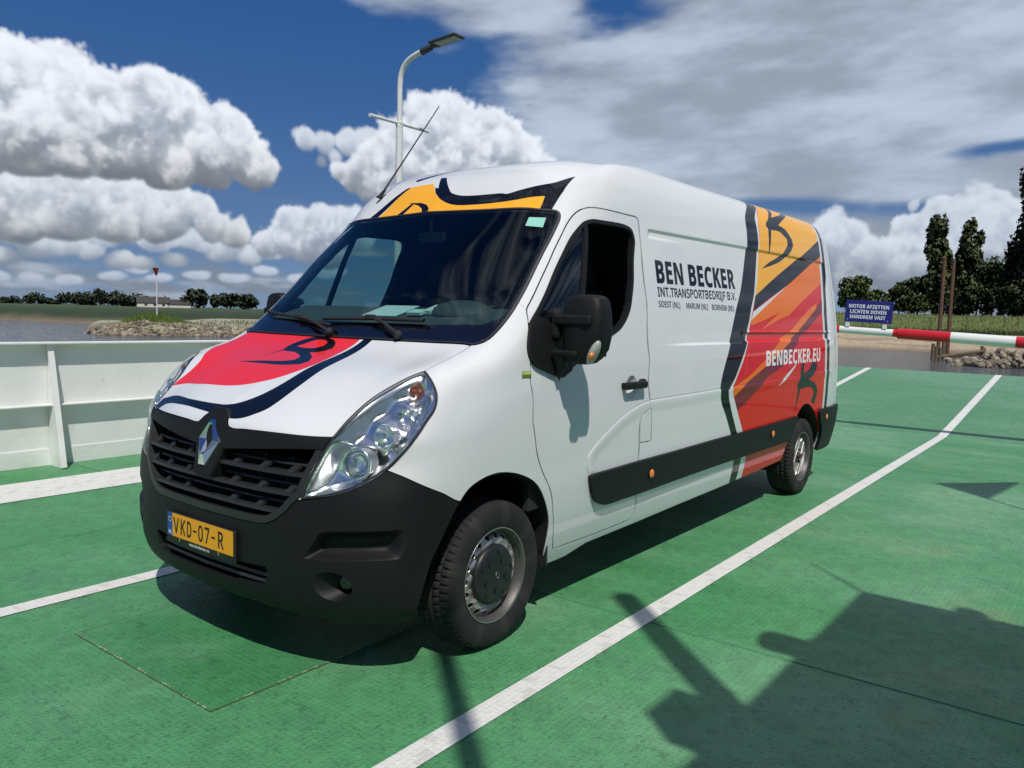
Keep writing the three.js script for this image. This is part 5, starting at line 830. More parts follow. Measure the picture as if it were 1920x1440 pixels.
// ---------------------------------------------------------------- bulwark on the far side
const shipWhite = std('#ffffff', 0.5, { bumpMap: (() => { const t = dataTex(256, 256, (u, v) => 0.6 * tfbm(u, v, 4, 3, 14) + 0.4 * tfbm(u, v, 30, 3, 15), { srgb: false }); t.repeat.set(0.6, 0.6); return t; })(), bumpScale: 0.006, map: (() => { const t = dataTex(1024, 1024, (u, v) => { const s = sstep(0.60, 0.80, tfbm(u, v, 8, 5, 90)), r = sstep(0.80, 0.88, tfbm(u, v, 40, 4, 91)), d = 0.94 + 0.12 * (tfbm(u, v, 10, 4, 92) - 0.5); return [lerp(0.80 * d, 0.66, s * 0.6) - 0.06 * r, lerp(0.81 * d, 0.66, s * 0.6) - 0.16 * r, lerp(0.79 * d, 0.60, s * 0.6) - 0.22 * r]; }); t.repeat.set(0.35, 0.35); return t; })() });
{
  const B = thing('bulwark', 'white steel bulwark wall along the far edge of the ferry deck', 'bulwark', [-4.72, 0, -1.3]);
  const uvz = (g) => worldUV(g, (x, y, z) => [z + x, y]);
  mesh('wall_plate', uvz(box(0.012, 1.13, 16.4, -0.006, 0.567, 0)), shipWhite, B);
  mesh('top_rail', uvz(box(0.125, 0.022, 16.4, 0.046, 1.143, 0, 0.008)), shipWhite, B);
  mesh('shelf', uvz(box(0.105, 0.016, 16.4, 0.0525, 0.572, 0, 0.005)), shipWhite, B);
  mesh('foot_strip', uvz(box(0.012, 0.16, 16.4, 0.0065, 0.08, 0, 0.004)), shipWhite, B);
  for (let k = -4; k <= 4; k++) {
    const z = -0.45 + 1.3 + 1.73 * k; if (Math.abs(z) > 8.1) continue;
    const s = new THREE.Shape(); [[0.012, 0.003], [0.27, 0.003], [0.285, 0.03], [0.05, 1.131], [0.012, 1.131]].forEach((p, i) => i ? s.lineTo(...p) : s.moveTo(...p));
    const g = new THREE.ExtrudeGeometry(s, { depth: 0.014, bevelEnabled: false }).translate(0, 0, z - 0.007);
    const post = mesh('stiffener', uvz(g), shipWhite, B);
    const A = [0.285, 0.012], D = [0.05, 1.131], L = Math.hypot(A[0] - D[0], A[1] - D[1]), f = box(0.012, L, 0.052).rotateZ(Math.atan2(A[0] - D[0], D[1] - A[1])).translate((A[0] + D[0]) / 2 + 0.004, (A[1] + D[1]) / 2 + 0.002, z);
    mesh('flange', uvz(f), shipWhite, post);
  }
}
// ---------------------------------------------------------------- lamp mast beyond the van
{
  const M = thing('lamp_post', 'white lamp post with a crossbar standing at the bulwark behind the van', 'lamp post', [-4.83, 0, -5.0]);
  const mastWhite = std([0.74, 0.75, 0.74], 0.35);
  mesh('lower_pole', cyl(0.062, 0.047, 4.0, 0, 0, 0, 24), mastWhite, M);
  mesh('collar', [cyl(0.047, 0.05, 0.03, 0, 3.99, 0, 24), cyl(0.05, 0.038, 0.04, 0, 4.02, 0, 24), cyl(0.052, 0.052, 0.03, 0, 1.9, 0, 24)], mastWhite, M);
  mesh('upper_pole', tube([[0, 4.03, 0], [0, 4.3, 0], [0, 4.55, 0], [0.015, 4.68, 0], [0.07, 4.79, 0], [0.17, 4.865, 0], [0.30, 4.905, 0], [0.42, 4.93, 0]], 0.036, 48, 16), mastWhite, M);
  mesh('crossbar', [bar([0, 4.055, 0.52], [0, 4.055, -0.56], 0.022, 0.022, 14), bar([0, 4.055, 0.535], [0, 4.055, 0.50], 0.026, 0.026, 14), box(0.10, 0.05, 0.07, 0, 4.055, 0, 0.012)], mastWhite, M);
  const dark = std([0.055, 0.062, 0.068], 0.45), head = mesh('lamp_head', [bar([0.40, 4.925, 0], [0.56, 4.955, 0], 0.048, 0.042, 18), box(0.10, 0.05, 0.07, 0.60, 4.965, 0, 0.015).rotateZ(0), box(0.46, 0.035, 0.21, 0.83, 0, 0, 0.014).rotateZ(0.06).translate(0, 4.945, 0)], dark, M);
  mesh('lamp_lens', box(0.36, 0.006, 0.15, 0.85, -0.020, 0).rotateZ(0.06).translate(0, 4.945, 0), std([0.42, 0.43, 0.42], 0.35), head);
}
// ---------------------------------------------------------------- boom and its notice
{
  const zb = -9.2, yAt = (x) => 1.433 - 0.0455 * x, B = thing('barrier_boom', 'red and white striped barrier boom across the end of the ferry deck', 'barrier', [0, 0, zb]);
  const whitePaint = std([0.80, 0.80, 0.78], 0.35), redPaint = std([0.56, 0.012, 0.022], 0.35), rad = (x) => x < 0.66 ? 0.052 : 0.072;
  const edges_ = [-4.3, -3.66, -2.95, -2.24, -1.53, -0.815, -0.104, 0.607, 1.317, 2.055, 2.80, 3.52, 4.25];
  for (let i = 0; i < edges_.length - 1; i++) {
    const a = edges_[i], b = edges_[i + 1], red = i % 2 === 1, pieces = a < 0.66 && b > 0.66 ? [[a, 0.665], [0.665, b]] : [[a, b]];
    mesh('band', pieces.map(([p, q]) => bar([p, yAt(p), 0], [q, yAt(q), 0], rad((p + q) / 2), rad((p + q) / 2), 28)), red ? redPaint : whitePaint, B);
  }
  mesh('stand', [box(0.34, 1.30, 0.36, 4.45, 0.65, 0, 0.03), box(0.5, 0.03, 0.5, 4.45, 0.016, 0)], std([0.55, 0.55, 0.53], 0.5), B); mesh('rest_post', [box(0.12, 1.52, 0.12, -4.28, 0.77, -0.02, 0.01), box(0.3, 0.03, 0.3, -4.28, 0.016, 0)], std([0.6, 0.6, 0.6], 0.5), B);
  const S = thing('notice_board', 'blue notice board with white Dutch text on top of the barrier boom', 'sign', [0.268, 1.422, zb], 0); S.rotation.z = -0.045;
  mesh('panel', box(0.625, 0.305, 0.012, 0, 0.272, 0.05, 0.004), std([0.035, 0.028, 0.22], 0.35), S);
  const t = canvasTex(768, 384, (c, w, h) => { c.fillStyle = '#2a2779'; c.fillRect(0, 0, w, h); c.fillStyle = '#f2f2f4'; fitText(c, 'MOTOR AFZETTEN', 44, 716, 134, 66, 'sans-serif', 'bold'); fitText(c, 'LICHTEN DOVEN', 72, 680, 230, 66, 'sans-serif', 'bold'); fitText(c, 'HANDREM VAST', 78, 668, 326, 66, 'sans-serif', 'bold'); for (const [x, y] of [[46, 344], [706, 344]]) { c.beginPath(); c.arc(x, y, 7, 0, 7); c.fill(); } });
  mesh('text_face', new THREE.PlaneGeometry(0.617, 0.297).translate(0, 0.272, 0.0575), std('#ffffff', 0.35, { map: t }), S);
  for (const x of [-0.265, 0.225]) mesh('bracket', box(0.055, 0.09, 0.02, x, 0.09, 0.04, 0.004), whitePaint, S);
}
// ---------------------------------------------------------------- wheelhouse beside the photographer, out of the picture: it shades the deck
{
  const W = thing('wheelhouse', 'white ferry wheelhouse standing on the deck right of the camera', 'wheelhouse', [5.55, 0, 2.3]);
  const wallW = std([0.72, 0.73, 0.72], 0.5);
  mesh('wall', [box(2.2, 2.6, 4.3, 0.1, 1.3, 0.05), box(2.2, 0.3, 4.3, 0.1, 3.93, 0.05)], wallW, W); mesh('window', [box(2.16, 1.18, 4.26, 0.1, 3.19, 0.05)], phys([0.02, 0.03, 0.03], 0.05), W);
  mesh('roof', box(2.62, 0.10, 4.7, 0.007, 4.15, 0.004, 0.02), wallW, W);
  const posts = [-0.98, 1.18].flatMap((x) => [-2.08, -0.7, 0.7, 2.18].map((z) => box(0.09, 1.2, 0.09, x, 3.19, z))); posts.forEach((g) => mesh('window_post', g, wallW, W));
  mesh('search_light', [bar([-1.25, 3.9, -1.43], [-1.62, 3.86, -1.45], 0.10, 0.11, 20), box(0.06, 0.3, 0.06, -1.28, 4.05, -1.43)], wallW, W);
  mesh('whip_aerial', bar([-1.29, 4.15, -2.33], [-1.29, 4.92, -2.33], 0.012, 0.008), rubber, W);
  mesh('mast', [bar([-1.22, 4.15, -0.42], [-1.22, 6.2, -0.42], 0.078, 0.07, 20), box(0.26, 0.32, 0.26, -1.28, 4.35, -0.27)], wallW, W);
  mesh('light_mast', bar([-1.10, 4.15, 1.08], [-1.10, 6.95, 1.08], 0.052, 0.045, 16), wallW, W); mesh('roof_box', box(0.1, 0.12, 0.2, -0.72, 4.26, -2.28), wallW, W);
  const F = thing('flag_pole', 'thin flag pole with a pennant on the right side of the ferry deck', 'flag pole', [4.9, 0, -3.04]);
  mesh('pole', cyl(0.022, 0.014, 6.0, 0, 0, 0, 12), wallW, F);
  { const s = new THREE.Shape(); [[0, 5.98], [0, 5.0], [1.02, 5.32]].forEach((p, i) => i ? s.lineTo(...p) : s.moveTo(...p)); mesh('pennant', new THREE.ExtrudeGeometry(s, { depth: 0.004, bevelEnabled: false }).rotateY(1.27), std([0.1, 0.12, 0.4], 0.8), F); }
}
// ---------------------------------------------------------------- river and banks
const CAM = [3.153, 1.506, 2.7524], WATER = -1.0;
const along = (u) => { // compass bearing of a column of the view, as a unit vector on the ground
  const f = 1490.8, x = (u - 960) / f, p = 0.0857, fx = x, fz = -1; const yaw = 0.6545, c = Math.cos(yaw), s = Math.sin(yaw), X = fx * c + fz * s, Z = -fx * s + fz * c, l = Math.hypot(X, Z); return [X / l, Z / l]; };
const at = (u, r) => { const d = along(u); return [CAM[0] + d[0] * r, CAM[2] + d[1] * r]; };
{
  const bump = dataTex(1024, 1024, (u, v) => { const a = tfbm(u * 0.999, v, 10, 4, 51), b = tfbm(v, u, 22, 4, 52); return 0.6 * (1 - Math.abs(2 * a - 1)) + 0.4 * b; }, { srgb: false }); bump.repeat.set(1 / 9, 1 / 9);
  const g = new THREE.PlaneGeometry(5000, 5000, 1, 1).rotateX(-Math.PI / 2).translate(0, WATER, 0); worldUV(g, (x, y, z) => [x * 0.8 + z * 0.3, z * 1.1]);
  setting('river', g, phys([0.058, 0.066, 0.072], 0.12, { bumpMap: bump, bumpScale: 0.24, ior: 1.33 }));
}
const bankMat = std('#ffffff', 0.95, { vertexColors: true, map: (() => { const t = dataTex(512, 512, (u, v) => { const k = 0.72 + 0.56 * tfbm(u, v, 24, 5, 3); return [k, k, k]; }); t.repeat.set(1 / 6, 1 / 6); return t; })() });
// height and cover of the land by view column u and distance r
function land(u, r) {
  const n = fbm(u * 0.02, r * 0.06, 4, 5), f = fbm(u * 0.3, r * 0.8, 4, 6);
  const grass = [0.075, 0.125, 0.022].map((v, i) => v * (0.55 + 0.9 * f)), dark = [0.022, 0.042, 0.012].map((v) => v * (0.7 + 0.7 * f)), sand = [0.42, 0.33, 0.22].map((v) => v * (0.8 + 0.4 * f)), mud = [0.20, 0.155, 0.105].map((v) => v * (0.8 + 0.4 * f)), gravel = [0.36, 0.33, 0.24].map((v) => v * (0.75 + 0.5 * f)), meadow = [0.115, 0.15, 0.036].map((v) => v * (0.7 + 0.6 * f));
  const mix = (a, b, t) => a.map((v, i) => lerp(v, b[i], clamp(t, 0, 1)));
  if (u < 1150) {
    // far bank on the left, with the stone groyne and its grassy head in front of it
    const r0 = lerp(133, 117, clamp(u / 160, 0, 1)); let y = lerp(-1.6, 0.55, sstep(r0 - 4, r0 + 12, r)) + 0.55 * sstep(r0 + 10, r0 + 90, r); let c = mix(mud, dark, sstep(r0 + 1, r0 + 7, r)); c = mix(c, mix(dark, meadow, 0.28), sstep(r0 + 25, r0 + 80, r));
    const tip = sstep(138, 190, u), q = 73.6 + 5 * sstep(190, 140, u); const body = sstep(q, q + 3.2, r) * (1 - sstep(102, 112, r)) * tip;
    const mound = Math.exp(-(((u - 285) / 62) ** 2) - ((r - 80.5) / 3.6) ** 2) * 0.95 + 0.25 * Math.exp(-(((u - 480) / 90) ** 2) - ((r - 88) / 6) ** 2);
    const gy = lerp(-1.4, -0.34, sstep(q, q + 3.4, r)) + mound * 1.15 + 0.5 * sstep(86, 104, r) * sstep(300, 420, u); const w = tip * (r < 108 ? 1 : 1 - sstep(108, 114, r)) * (r > q - 2 ? 1 : 0);
    if (w > 0) { y = lerp(y, Math.max(y, gy), w); let gc = mix(mud, gravel, sstep(q + 1, q + 3, r)); gc = mix(gc, grass, sstep(0.12, 0.4, mound + (n - 0.5) * 0.2)); gc = mix(gc, grass, sstep(0.55, 0.7, n) * sstep(q + 3.5, q + 6, r) * 0.8); c = mix(c, gc, w * sstep(-1.1, -0.7, y + 0.0)); }
    return [y, c];
  }
  // near bank on the right: mud, sand, rough grass, then the meadow's dyke
  const r0 = 88 + 2.5 * (n - 0.5) - 2 * sstep(1700, 1900, u); let y = lerp(-1.7, 0.78, Math.pow(clamp((r - r0 + 3) / 16, 0, 1), 0.9)); y += 2.35 * sstep(102, 126, r); y += 0.5 * sstep(126, 300, r);
  let c = mix(mud, sand, sstep(r0 + 1, r0 + 4, r)); c = mix(c, mud, 0.6 * sstep(0.52, 0.62, fbm(u * 0.01, r * 0.7, 3, 9))); c = mix(c, mix(dark, grass, 0.5), sstep(101, 104, r + 3 * (n - 0.5))); c = mix(c, meadow, sstep(106, 112, r + 4 * (f - 0.5)));
  return [y, c];
}
{
  const us = []; for (let u = -700; u < 2700; u += u > -60 && u < 600 ? 6 : u > 1540 && u < 1980 ? 5 : 26) us.push(u);
  const rs = []; for (let r = 68; r < 1900; r += r < 130 ? 0.75 : r * 0.035) rs.push(r);
  const P = [], C = [], U = [], I = [];
  for (const r of rs) for (const u of us) { const [x, z] = at(u, r), [y, c] = land(u, r); P.push(x, y + (r > 70 ? 0.05 * (fbm(x, z, 3, 2) - 0.5) : 0), z); C.push(...c); U.push(x, z); }
  const n = us.length; for (let j = 0; j < rs.length - 1; j++) for (let i = 0; i < n - 1; i++) { const a = j * n + i, b = a + 1, c = a + n, d = c + 1; I.push(a, b, c, b, d, c); }
  const g = new THREE.BufferGeometry(); g.setAttribute('position', new THREE.Float32BufferAttribute(P, 3)); g.setAttribute('color', new THREE.Float32BufferAttribute(C, 3)); g.setAttribute('uv', new THREE.Float32BufferAttribute(U, 2)); g.setIndex(I); g.computeVertexNormals();
  setting('river_bank', g, bankMat);
}
// ---------------------------------------------------------------- stones
const stoneShapes = Array.from({ length: 7 }, (_, k) => { const g = mergeVertices(new THREE.IcosahedronGeometry(1, 1).deleteAttribute('normal').deleteAttribute('uv')), p = g.attributes.position, r = mulberry(50 + k); for (let i = 0; i < p.count; i++) { const s = 0.62 + 0.5 * r(); p.setXYZ(i, p.getX(i) * s, p.getY(i) * s * 0.75, p.getZ(i) * s * 0.9); } const o = g.toNonIndexed(); o.computeVertexNormals(); return worldUV(o, (x, y, z) => [x * 0.4, y * 0.4 + z * 0.3]); });
const stoneMats = [[0.27, 0.215, 0.15], [0.20, 0.165, 0.12], [0.36, 0.30, 0.215], [0.13, 0.11, 0.085], [0.24, 0.205, 0.16]].map((c) => std(c, 0.9));
{
  const r = mulberry(321), G = thing('stone_groyne', 'long heap of tan stones with a grassy top in the river at left', 'groyne');
  const put = (parent, u, d, s, lift) => { const [x, z] = at(u, d), y = land(u, d)[0]; const m = mesh('stone', stoneShapes[Math.floor(r() * 7)], stoneMats[Math.floor(r() * 5)], parent); m.position.set(x, y + lift, z); m.rotation.set(r() * 6, r() * 6, r() * 6); m.scale.setScalar(s); return m; };
  for (let i = 0; i < 285; i++) { const u = 148 + 350 * r(), q = 73.6 + 5 * sstep(190, 140, u); put(G, u, q + 0.1 + 3.3 * Math.pow(r(), 0.85), 0.17 + 0.20 * r() * (0.5 + 0.5 * r()), 0.03); }
  const more = []; for (let i = 0; i < 420; i++) { const u = 148 + 460 * r(), q = 73.6 + 5 * sstep(190, 140, u), d = q + 3.4 * r(), [x, z] = at(u, d), s = 0.10 + 0.11 * r(), g = stoneShapes[Math.floor(r() * 7)].clone(); g.scale(s, s, s).rotateY(r() * 6).translate(x, land(u, d)[0] + 0.05, z); more.push(g); }
  mesh('small_stones', more, stoneMats[1], G).userData.kind = 'stuff';
  const H = thing('stone_heap', 'heap of pale stones at the water beside the wooden jetty at right', 'stone heap');
  const heap = new THREE.Group();
  for (let i = 0; i < 230; i++) { const u = 1770 + 240 * Math.pow(r(), 0.8), d = 59 + 8 * r(), [x, z] = at(u, d), hgt = sstep(1772, 1900, u) * 1.0 * Math.exp(-(((d - 62.5) / 2.6) ** 2)), m = mesh('stone', stoneShapes[Math.floor(r() * 7)], stoneMats[Math.floor(r() * 5)], H); m.position.set(x, WATER + 0.02 + hgt * (0.6 + 0.5 * r()), z); m.rotation.set(r() * 6, r() * 6, r() * 6); m.scale.setScalar(0.20 + 0.30 * r() * r()); }
}
// ---------------------------------------------------------------- jetty, piles, beacon, fence
{
  const wood = std('#ffffff', 0.9, { map: dataTex(256, 256, (u, v) => { const k = 0.6 + 0.8 * tfbm(u * 0.2, v, 20, 4, 12); return [0.13 * k, 0.10 * k, 0.065 * k]; }) }), rust = std('#ffffff', 0.85, { map: dataTex(256, 256, (u, v) => { const k = tfbm(u, v, 10, 5, 18); return [0.085 + 0.09 * k, 0.05 + 0.035 * k, 0.035 + 0.015 * k]; }) });
  const J = thing('jetty', 'low weathered wooden jetty at the water between two tall posts and stones', 'jetty');
  const A = at(1746, 68), B = at(1845, 82), y = WATER;
  const P = (u, d, h) => { const [x, z] = at(u, d); return [x, h, z]; };
  mesh('corner_pile', [bar(P(1746.5, 68.2, y - 0.5), P(1746.5, 68.2, y + 1.25), 0.14, 0.13, 8), bar(P(1753, 68.4, y - 0.5), P(1753, 68.4, y + 1.05), 0.12, 0.12, 8), bar(P(1760, 68.8, y - 0.5), P(1760, 68.8, y + 0.95), 0.12, 0.12, 8)], wood, J);
  mesh('short_pile', bar(P(1766, 71, y - 0.3), P(1766, 71, y + 1.6), 0.16, 0.15, 8), wood, J);
  mesh('beam', [bar(P(1748, 68.4, y + 0.18), P(1842, 73, y + 0.72), 0.14, 0.13, 6), bar(P(1750, 69.4, y + 0.05), P(1842, 74, y + 0.5), 0.12, 0.12, 6)], wood, J);
  mesh('end_pile', [bar(P(1838, 73, y - 0.2), P(1838, 73, y + 1.1), 0.14, 0.12, 8), bar(P(1842, 74, y - 0.2), P(1842, 74, y + 0.95), 0.14, 0.12, 8)], wood, J);
  const piles = [[1756, 69, 7.95, 'tall rusty mooring post at left of the pair by the jetty'], [1773.5, 72, 7.95, 'tall rusty mooring post at right of the pair by the jetty']];
  for (const [u, d, h, label] of piles) { const [x, z] = at(u, d), t = thing('mooring_post', label, 'mooring post', [x, WATER, z], 0, 'mooring posts by the jetty'); mesh('tube', cyl(0.145, 0.13, h, 0, -0.3, 0, 14), rust, t); mesh('cap', cyl(0.155, 0.155, 0.12, 0, h - 0.3, 0, 14), rust, t); }
  // groyne beacon
  const [bx, bz] = at(293, 79), by = land(293, 79)[0]; const K = thing('groyne_beacon', 'thin white beacon post with a red topmark on the grassy groyne', 'beacon', [bx, by - 0.1, bz]);
  mesh('post', cyl(0.06, 0.05, 4.0, 0, 0, 0, 10), std([0.66, 0.66, 0.66], 0.5), K); mesh('topmark', new THREE.ConeGeometry(0.36, 0.86, 3, 1).rotateX(Math.PI).rotateY(0.45).translate(0, 4.05, 0), std([0.72, 0.10, 0.05], 0.5), K); mesh('stem', cyl(0.03, 0.03, 0.4, 0, 3.4, 0, 8), std([0.5, 0.08, 0.04], 0.5), K);
  const spots = [[1612, 112], [1662, 113], [1738, 111], [1806, 113], [1876, 112], [1902, 113]];
  const W = thing('field_fence', 'row of thin wooden fence posts in the meadow on the right bank', 'fence'); for (const [u, d] of spots) { const [x, z] = at(u, d); mesh('post', cyl(0.07, 0.06, 1.3, x, land(u, d)[0] - 0.1, z, 7), wood, W); }
  for (const hgt of [0.6, 1.0]) for (let i = 0; i < spots.length - 1; i++) { const a = at(...spots[i]), b = at(...spots[i + 1]); mesh('wire', bar([a[0], land(...spots[i])[0] + hgt, a[1]], [b[0], land(...spots[i + 1])[0] + hgt, b[1]], 0.008, 0.008, 4), rust, W); }
}
// farmhouse far off
{
  const [x, z] = at(300, 330), y = land(300, 330)[0], wallM = std([0.62, 0.60, 0.55], 0.8), roofM = std([0.055, 0.048, 0.045], 0.8), F = thing('farmhouse', 'low white farmhouse with a dark roof far behind the groyne beacon', 'farmhouse', [x, y, z], Math.atan2(along(300)[0], along(300)[1]));
  const wing = (cx, w, hgt, rh) => { mesh('wall', box(w, hgt, 7, cx, hgt / 2, 0), wallM, F); const s = new THREE.Shape(); [[-3.9, 0], [3.9, 0], [0, rh]].forEach((p, i) => i ? s.lineTo(...p) : s.moveTo(...p)); mesh('roof', new THREE.ExtrudeGeometry(s, { depth: w + 0.6, bevelEnabled: false }).rotateY(Math.PI / 2).translate(cx - w / 2 - 0.3, hgt, 0), roofM, F); };
  wing(2.5, 11, 1.7, 2.2); wing(-6.5, 8, 1.4, 1.7); for (const k of [-1, 2, 5]) mesh('window', box(0.9, 0.8, 0.1, k, 0.95, -3.52), std([0.03, 0.035, 0.04], 0.3), F); mesh('chimney', box(0.6, 1.2, 0.6, -1.5, 3.9, 0), std([0.25, 0.1, 0.07], 0.9), F);
}
// ---------------------------------------------------------------- trees
function leafCloud(seed, n, size, inside, tint) { // leaves spread through a volume; inside(rnd) gives a point and how far out in the crown it is
  const r = mulberry(seed), P = new Float32Array(n * 18), N = new Float32Array(n * 18), C = new Float32Array(n * 18); const v = new THREE.Vector3(), q = new THREE.Quaternion(), e = new THREE.Euler();
  for (let i = 0; i < n; i++) {
    const [x, y, z, ox, oy, oz] = inside(r), s = size * (0.6 + 0.8 * r()); e.set(r() * 6.28, r() * 6.28, r() * 6.28); q.setFromEuler(e);
    const k = 0.5 + 1.0 * r(), c = [tint[0] * k * (0.85 + 0.4 * r()), tint[1] * k, tint[2] * k], nl = Math.hypot(ox, oy, oz) || 1;
    const quad = [[-0.5, -0.35], [0.5, -0.25], [0.1, 0.55], [-0.5, -0.35], [0.1, 0.55], [-0.45, 0.35]];
    quad.forEach(([a, b], m) => { v.set(a * s, b * s, 0.12 * s * (m % 2)).applyQuaternion(q); const o = i * 18 + m * 3; P[o] = x + v.x; P[o + 1] = y + v.y; P[o + 2] = z + v.z; v.set(0, 0, 1).applyQuaternion(q); if (v.x * ox + v.y * oy + v.z * oz < 0) v.negate(); const nx = v.x * 0.5 + ox / nl * 0.7, ny = v.y * 0.5 + oy / nl * 0.7 + 0.1, nz = v.z * 0.5 + oz / nl * 0.7, l = Math.hypot(nx, ny, nz) || 1; N[o] = nx / l; N[o + 1] = ny / l; N[o + 2] = nz / l; C[o] = c[0]; C[o + 1] = c[1]; C[o + 2] = c[2]; });
  }
  const g = new THREE.BufferGeometry(); g.setAttribute('position', new THREE.BufferAttribute(P, 3)); g.setAttribute('normal', new THREE.BufferAttribute(N, 3)); g.setAttribute('color', new THREE.BufferAttribute(C, 3)); return g;
}
const leafMat = std('#ffffff', 0.8, { vertexColors: true, side: THREE.DoubleSide }), barkMat = std([0.06, 0.05, 0.04], 0.95);
function roundCrown(seed, hgt, wid, n, size, tint, foot = 0.12) { // clumps on an uneven dome
  const r0 = mulberry(seed), cl = []; const m = 26; for (let i = 0; i < m; i++) { const t = r0() * 6.28, ph = Math.acos(1 - 1.9 * r0()), k = 0.30 + 0.75 * Math.cbrt(r0()); cl.push([Math.cos(t) * Math.sin(ph) * wid / 2 * k * 0.8, hgt * (0.56 + 0.36 * Math.cos(ph) * k), Math.sin(t) * Math.sin(ph) * wid / 2 * k * 0.8, wid * (0.10 + 0.13 * r0())]); }
  return leafCloud(seed + 1, n, size, (r) => { const c = cl[Math.floor(r() * m)], t = r() * 6.28, ph = Math.acos(1 - 2 * r()), k = Math.pow(r(), 0.35), dx = Math.cos(t) * Math.sin(ph), dy = Math.cos(ph), dz = Math.sin(t) * Math.sin(ph); return [c[0] + dx * c[3] * k, Math.max(hgt * foot * (0.6 + 0.6 * r()), c[1] + dy * c[3] * k * 0.85), c[2] + dz * c[3] * k, dx + c[0] / wid, dy + (c[1] / hgt - 0.5), dz + c[2] / wid]; }, tint);
}
function columnCrown(seed, hgt, wid, n, size, tint) { // poplar: upright plumes
  const r0 = mulberry(seed), cl = []; const m = 90; for (let i = 0; i < m; i++) { const y = 0.07 + 0.90 * r0(), w = (0.62 + 0.38 * sstep(0.02, 0.35, y)) * (y > 0.62 ? Math.sqrt(Math.max(0.02, 1 - ((y - 0.62) / 0.40) ** 2)) : 1), t = r0() * 6.28, k = Math.sqrt(r0()) * 0.78; cl.push([Math.cos(t) * wid / 2 * w * k + 0.18 * wid * Math.sin(y * 5 + seed) * 0.5, hgt * y, Math.sin(t) * wid / 2 * w * k, wid * (0.10 + 0.09 * r0())]); }
  return leafCloud(seed + 1, n, size, (r) => { const c = cl[Math.floor(r() * m)], t = r() * 6.28, ph = Math.acos(1 - 2 * r()), k = Math.pow(r(), 0.35), dx = Math.cos(t) * Math.sin(ph), dy = Math.cos(ph), dz = Math.sin(t) * Math.sin(ph); return [c[0] + dx * c[3] * k, c[1] + dy * c[3] * k * 2.3, c[2] + dz * c[3] * k, dx + 2 * c[0] / wid, dy * 0.7, dz + 2 * c[2] / wid]; }, tint);
}
function tree(name, label, u, r, hgt, wid, crown, group, sink = 0.2) {
  const [x, z] = at(u, r), y = land(u, r)[0] - sink, t = thing(name, label, 'tree', [x, y, z], 0, group);
  const rr = mulberry(Math.round(u * 7 + r)), limbs = [cyl(hgt * 0.024, hgt * 0.012, hgt * 0.6, 0, 0, 0, 8)]; for (let i = 0; i < 5; i++) { const a = rr() * 6.28, y0 = hgt * (0.22 + 0.3 * rr()); limbs.push(bar([0, y0, 0], [Math.cos(a) * wid * 0.28, y0 + hgt * 0.22, Math.sin(a) * wid * 0.28], hgt * 0.010, hgt * 0.004, 6)); }
  mesh('trunk', limbs, barkMat, t); mesh('crown', crown, leafMat, t); return t;
}
const GREEN = [0.085, 0.138, 0.034], DARK = [0.050, 0.082, 0.028], POP = [0.105, 0.145, 0.056], FAR = [0.042, 0.066, 0.036];
const ordinal = ['first', 'second', 'third', 'fourth', 'fifth', 'sixth', 'seventh', 'eighth', 'ninth', 'tenth', 'eleventh', 'twelfth', 'thirteenth', 'fourteenth', 'fifteenth', 'sixteenth'];
[[10, 420, 2.2, 12], [66, 430, 4.6, 10], [98, 430, 2.6, 7], [132, 420, 5.4, 11], [160, 430, 3.4, 9], [177, 420, 7.4, 13], [212, 420, 6.2, 13], [238, 440, 3.0, 9], [258, 430, 5.6, 14], [280, 440, 5.2, 9]].forEach(([u, r, h, w], i) => tree('far_tree', `${ordinal[i]} small dark tree from the left on the far bank skyline`, u, r, h, w, roundCrown(700 + i * 7, h, w, 1400, 0.7, FAR, 0.0), 'small trees on the far bank skyline'));
tree('far_tree', 'large round dark tree just right of the white farmhouse', 366, 330, 7.4, 10.6, roundCrown(801, 7.4, 10.6, 2200, 0.7, FAR, 0.05));
[[413, 330, 6.0, 8], [436, 335, 6.2, 8], [462, 330, 6.0, 8.5], [520, 340, 3.2, 9], [545, 320, 5.0, 9]].forEach(([u, r, h, w], i) => tree('far_tree', ['left tree of the close clump beside the van mirror on the far bank', 'middle tree of the close clump beside the van mirror on the far bank', 'right tree of the close clump beside the van mirror on the far bank', 'low far tree just left of the distant wing mirror', 'far tree behind the distant wing mirror'][i], u, r, h, w, roundCrown(820 + i * 7, h, w, 1600, 0.7, FAR, 0.04), 'trees behind the far wing mirror'));
tree('oak_tree', 'round green tree just right of the van above the notice board', 1602, 150, 6.6, 7.6, roundCrown(901, 6.6, 7.6, 7000, 0.34, GREEN, 0.1));
tree('poplar_tree', 'left one of the two tall poplars on the right bank', 1745, 160, 17.2, 4.9, columnCrown(911, 17.2, 4.9, 15000, 0.42, POP)); tree('poplar_tree', 'right one of the two tall poplars on the right bank', 1797, 162, 16.6, 4.7, columnCrown(921, 16.6, 4.7, 15000, 0.42, POP));
tree('bank_tree', 'dense dark tree left of the left poplar', 1712, 170, 8.0, 8.0, roundCrown(931, 8.0, 8.0, 6000, 0.42, DARK, 0.05)); tree('bank_tree', 'pale green bushy tree at the edge of the meadow left of the poplars', 1678, 150, 5.2, 5.0, roundCrown(941, 5.2, 5.0, 5000, 0.32, [0.055, 0.092, 0.022], 0.04)); tree('bank_tree', 'bright low bush in front of the left poplar', 1702, 140, 3.6, 4.6, roundCrown(945, 3.6, 4.6, 4000, 0.28, [0.060, 0.100, 0.024], 0.02));
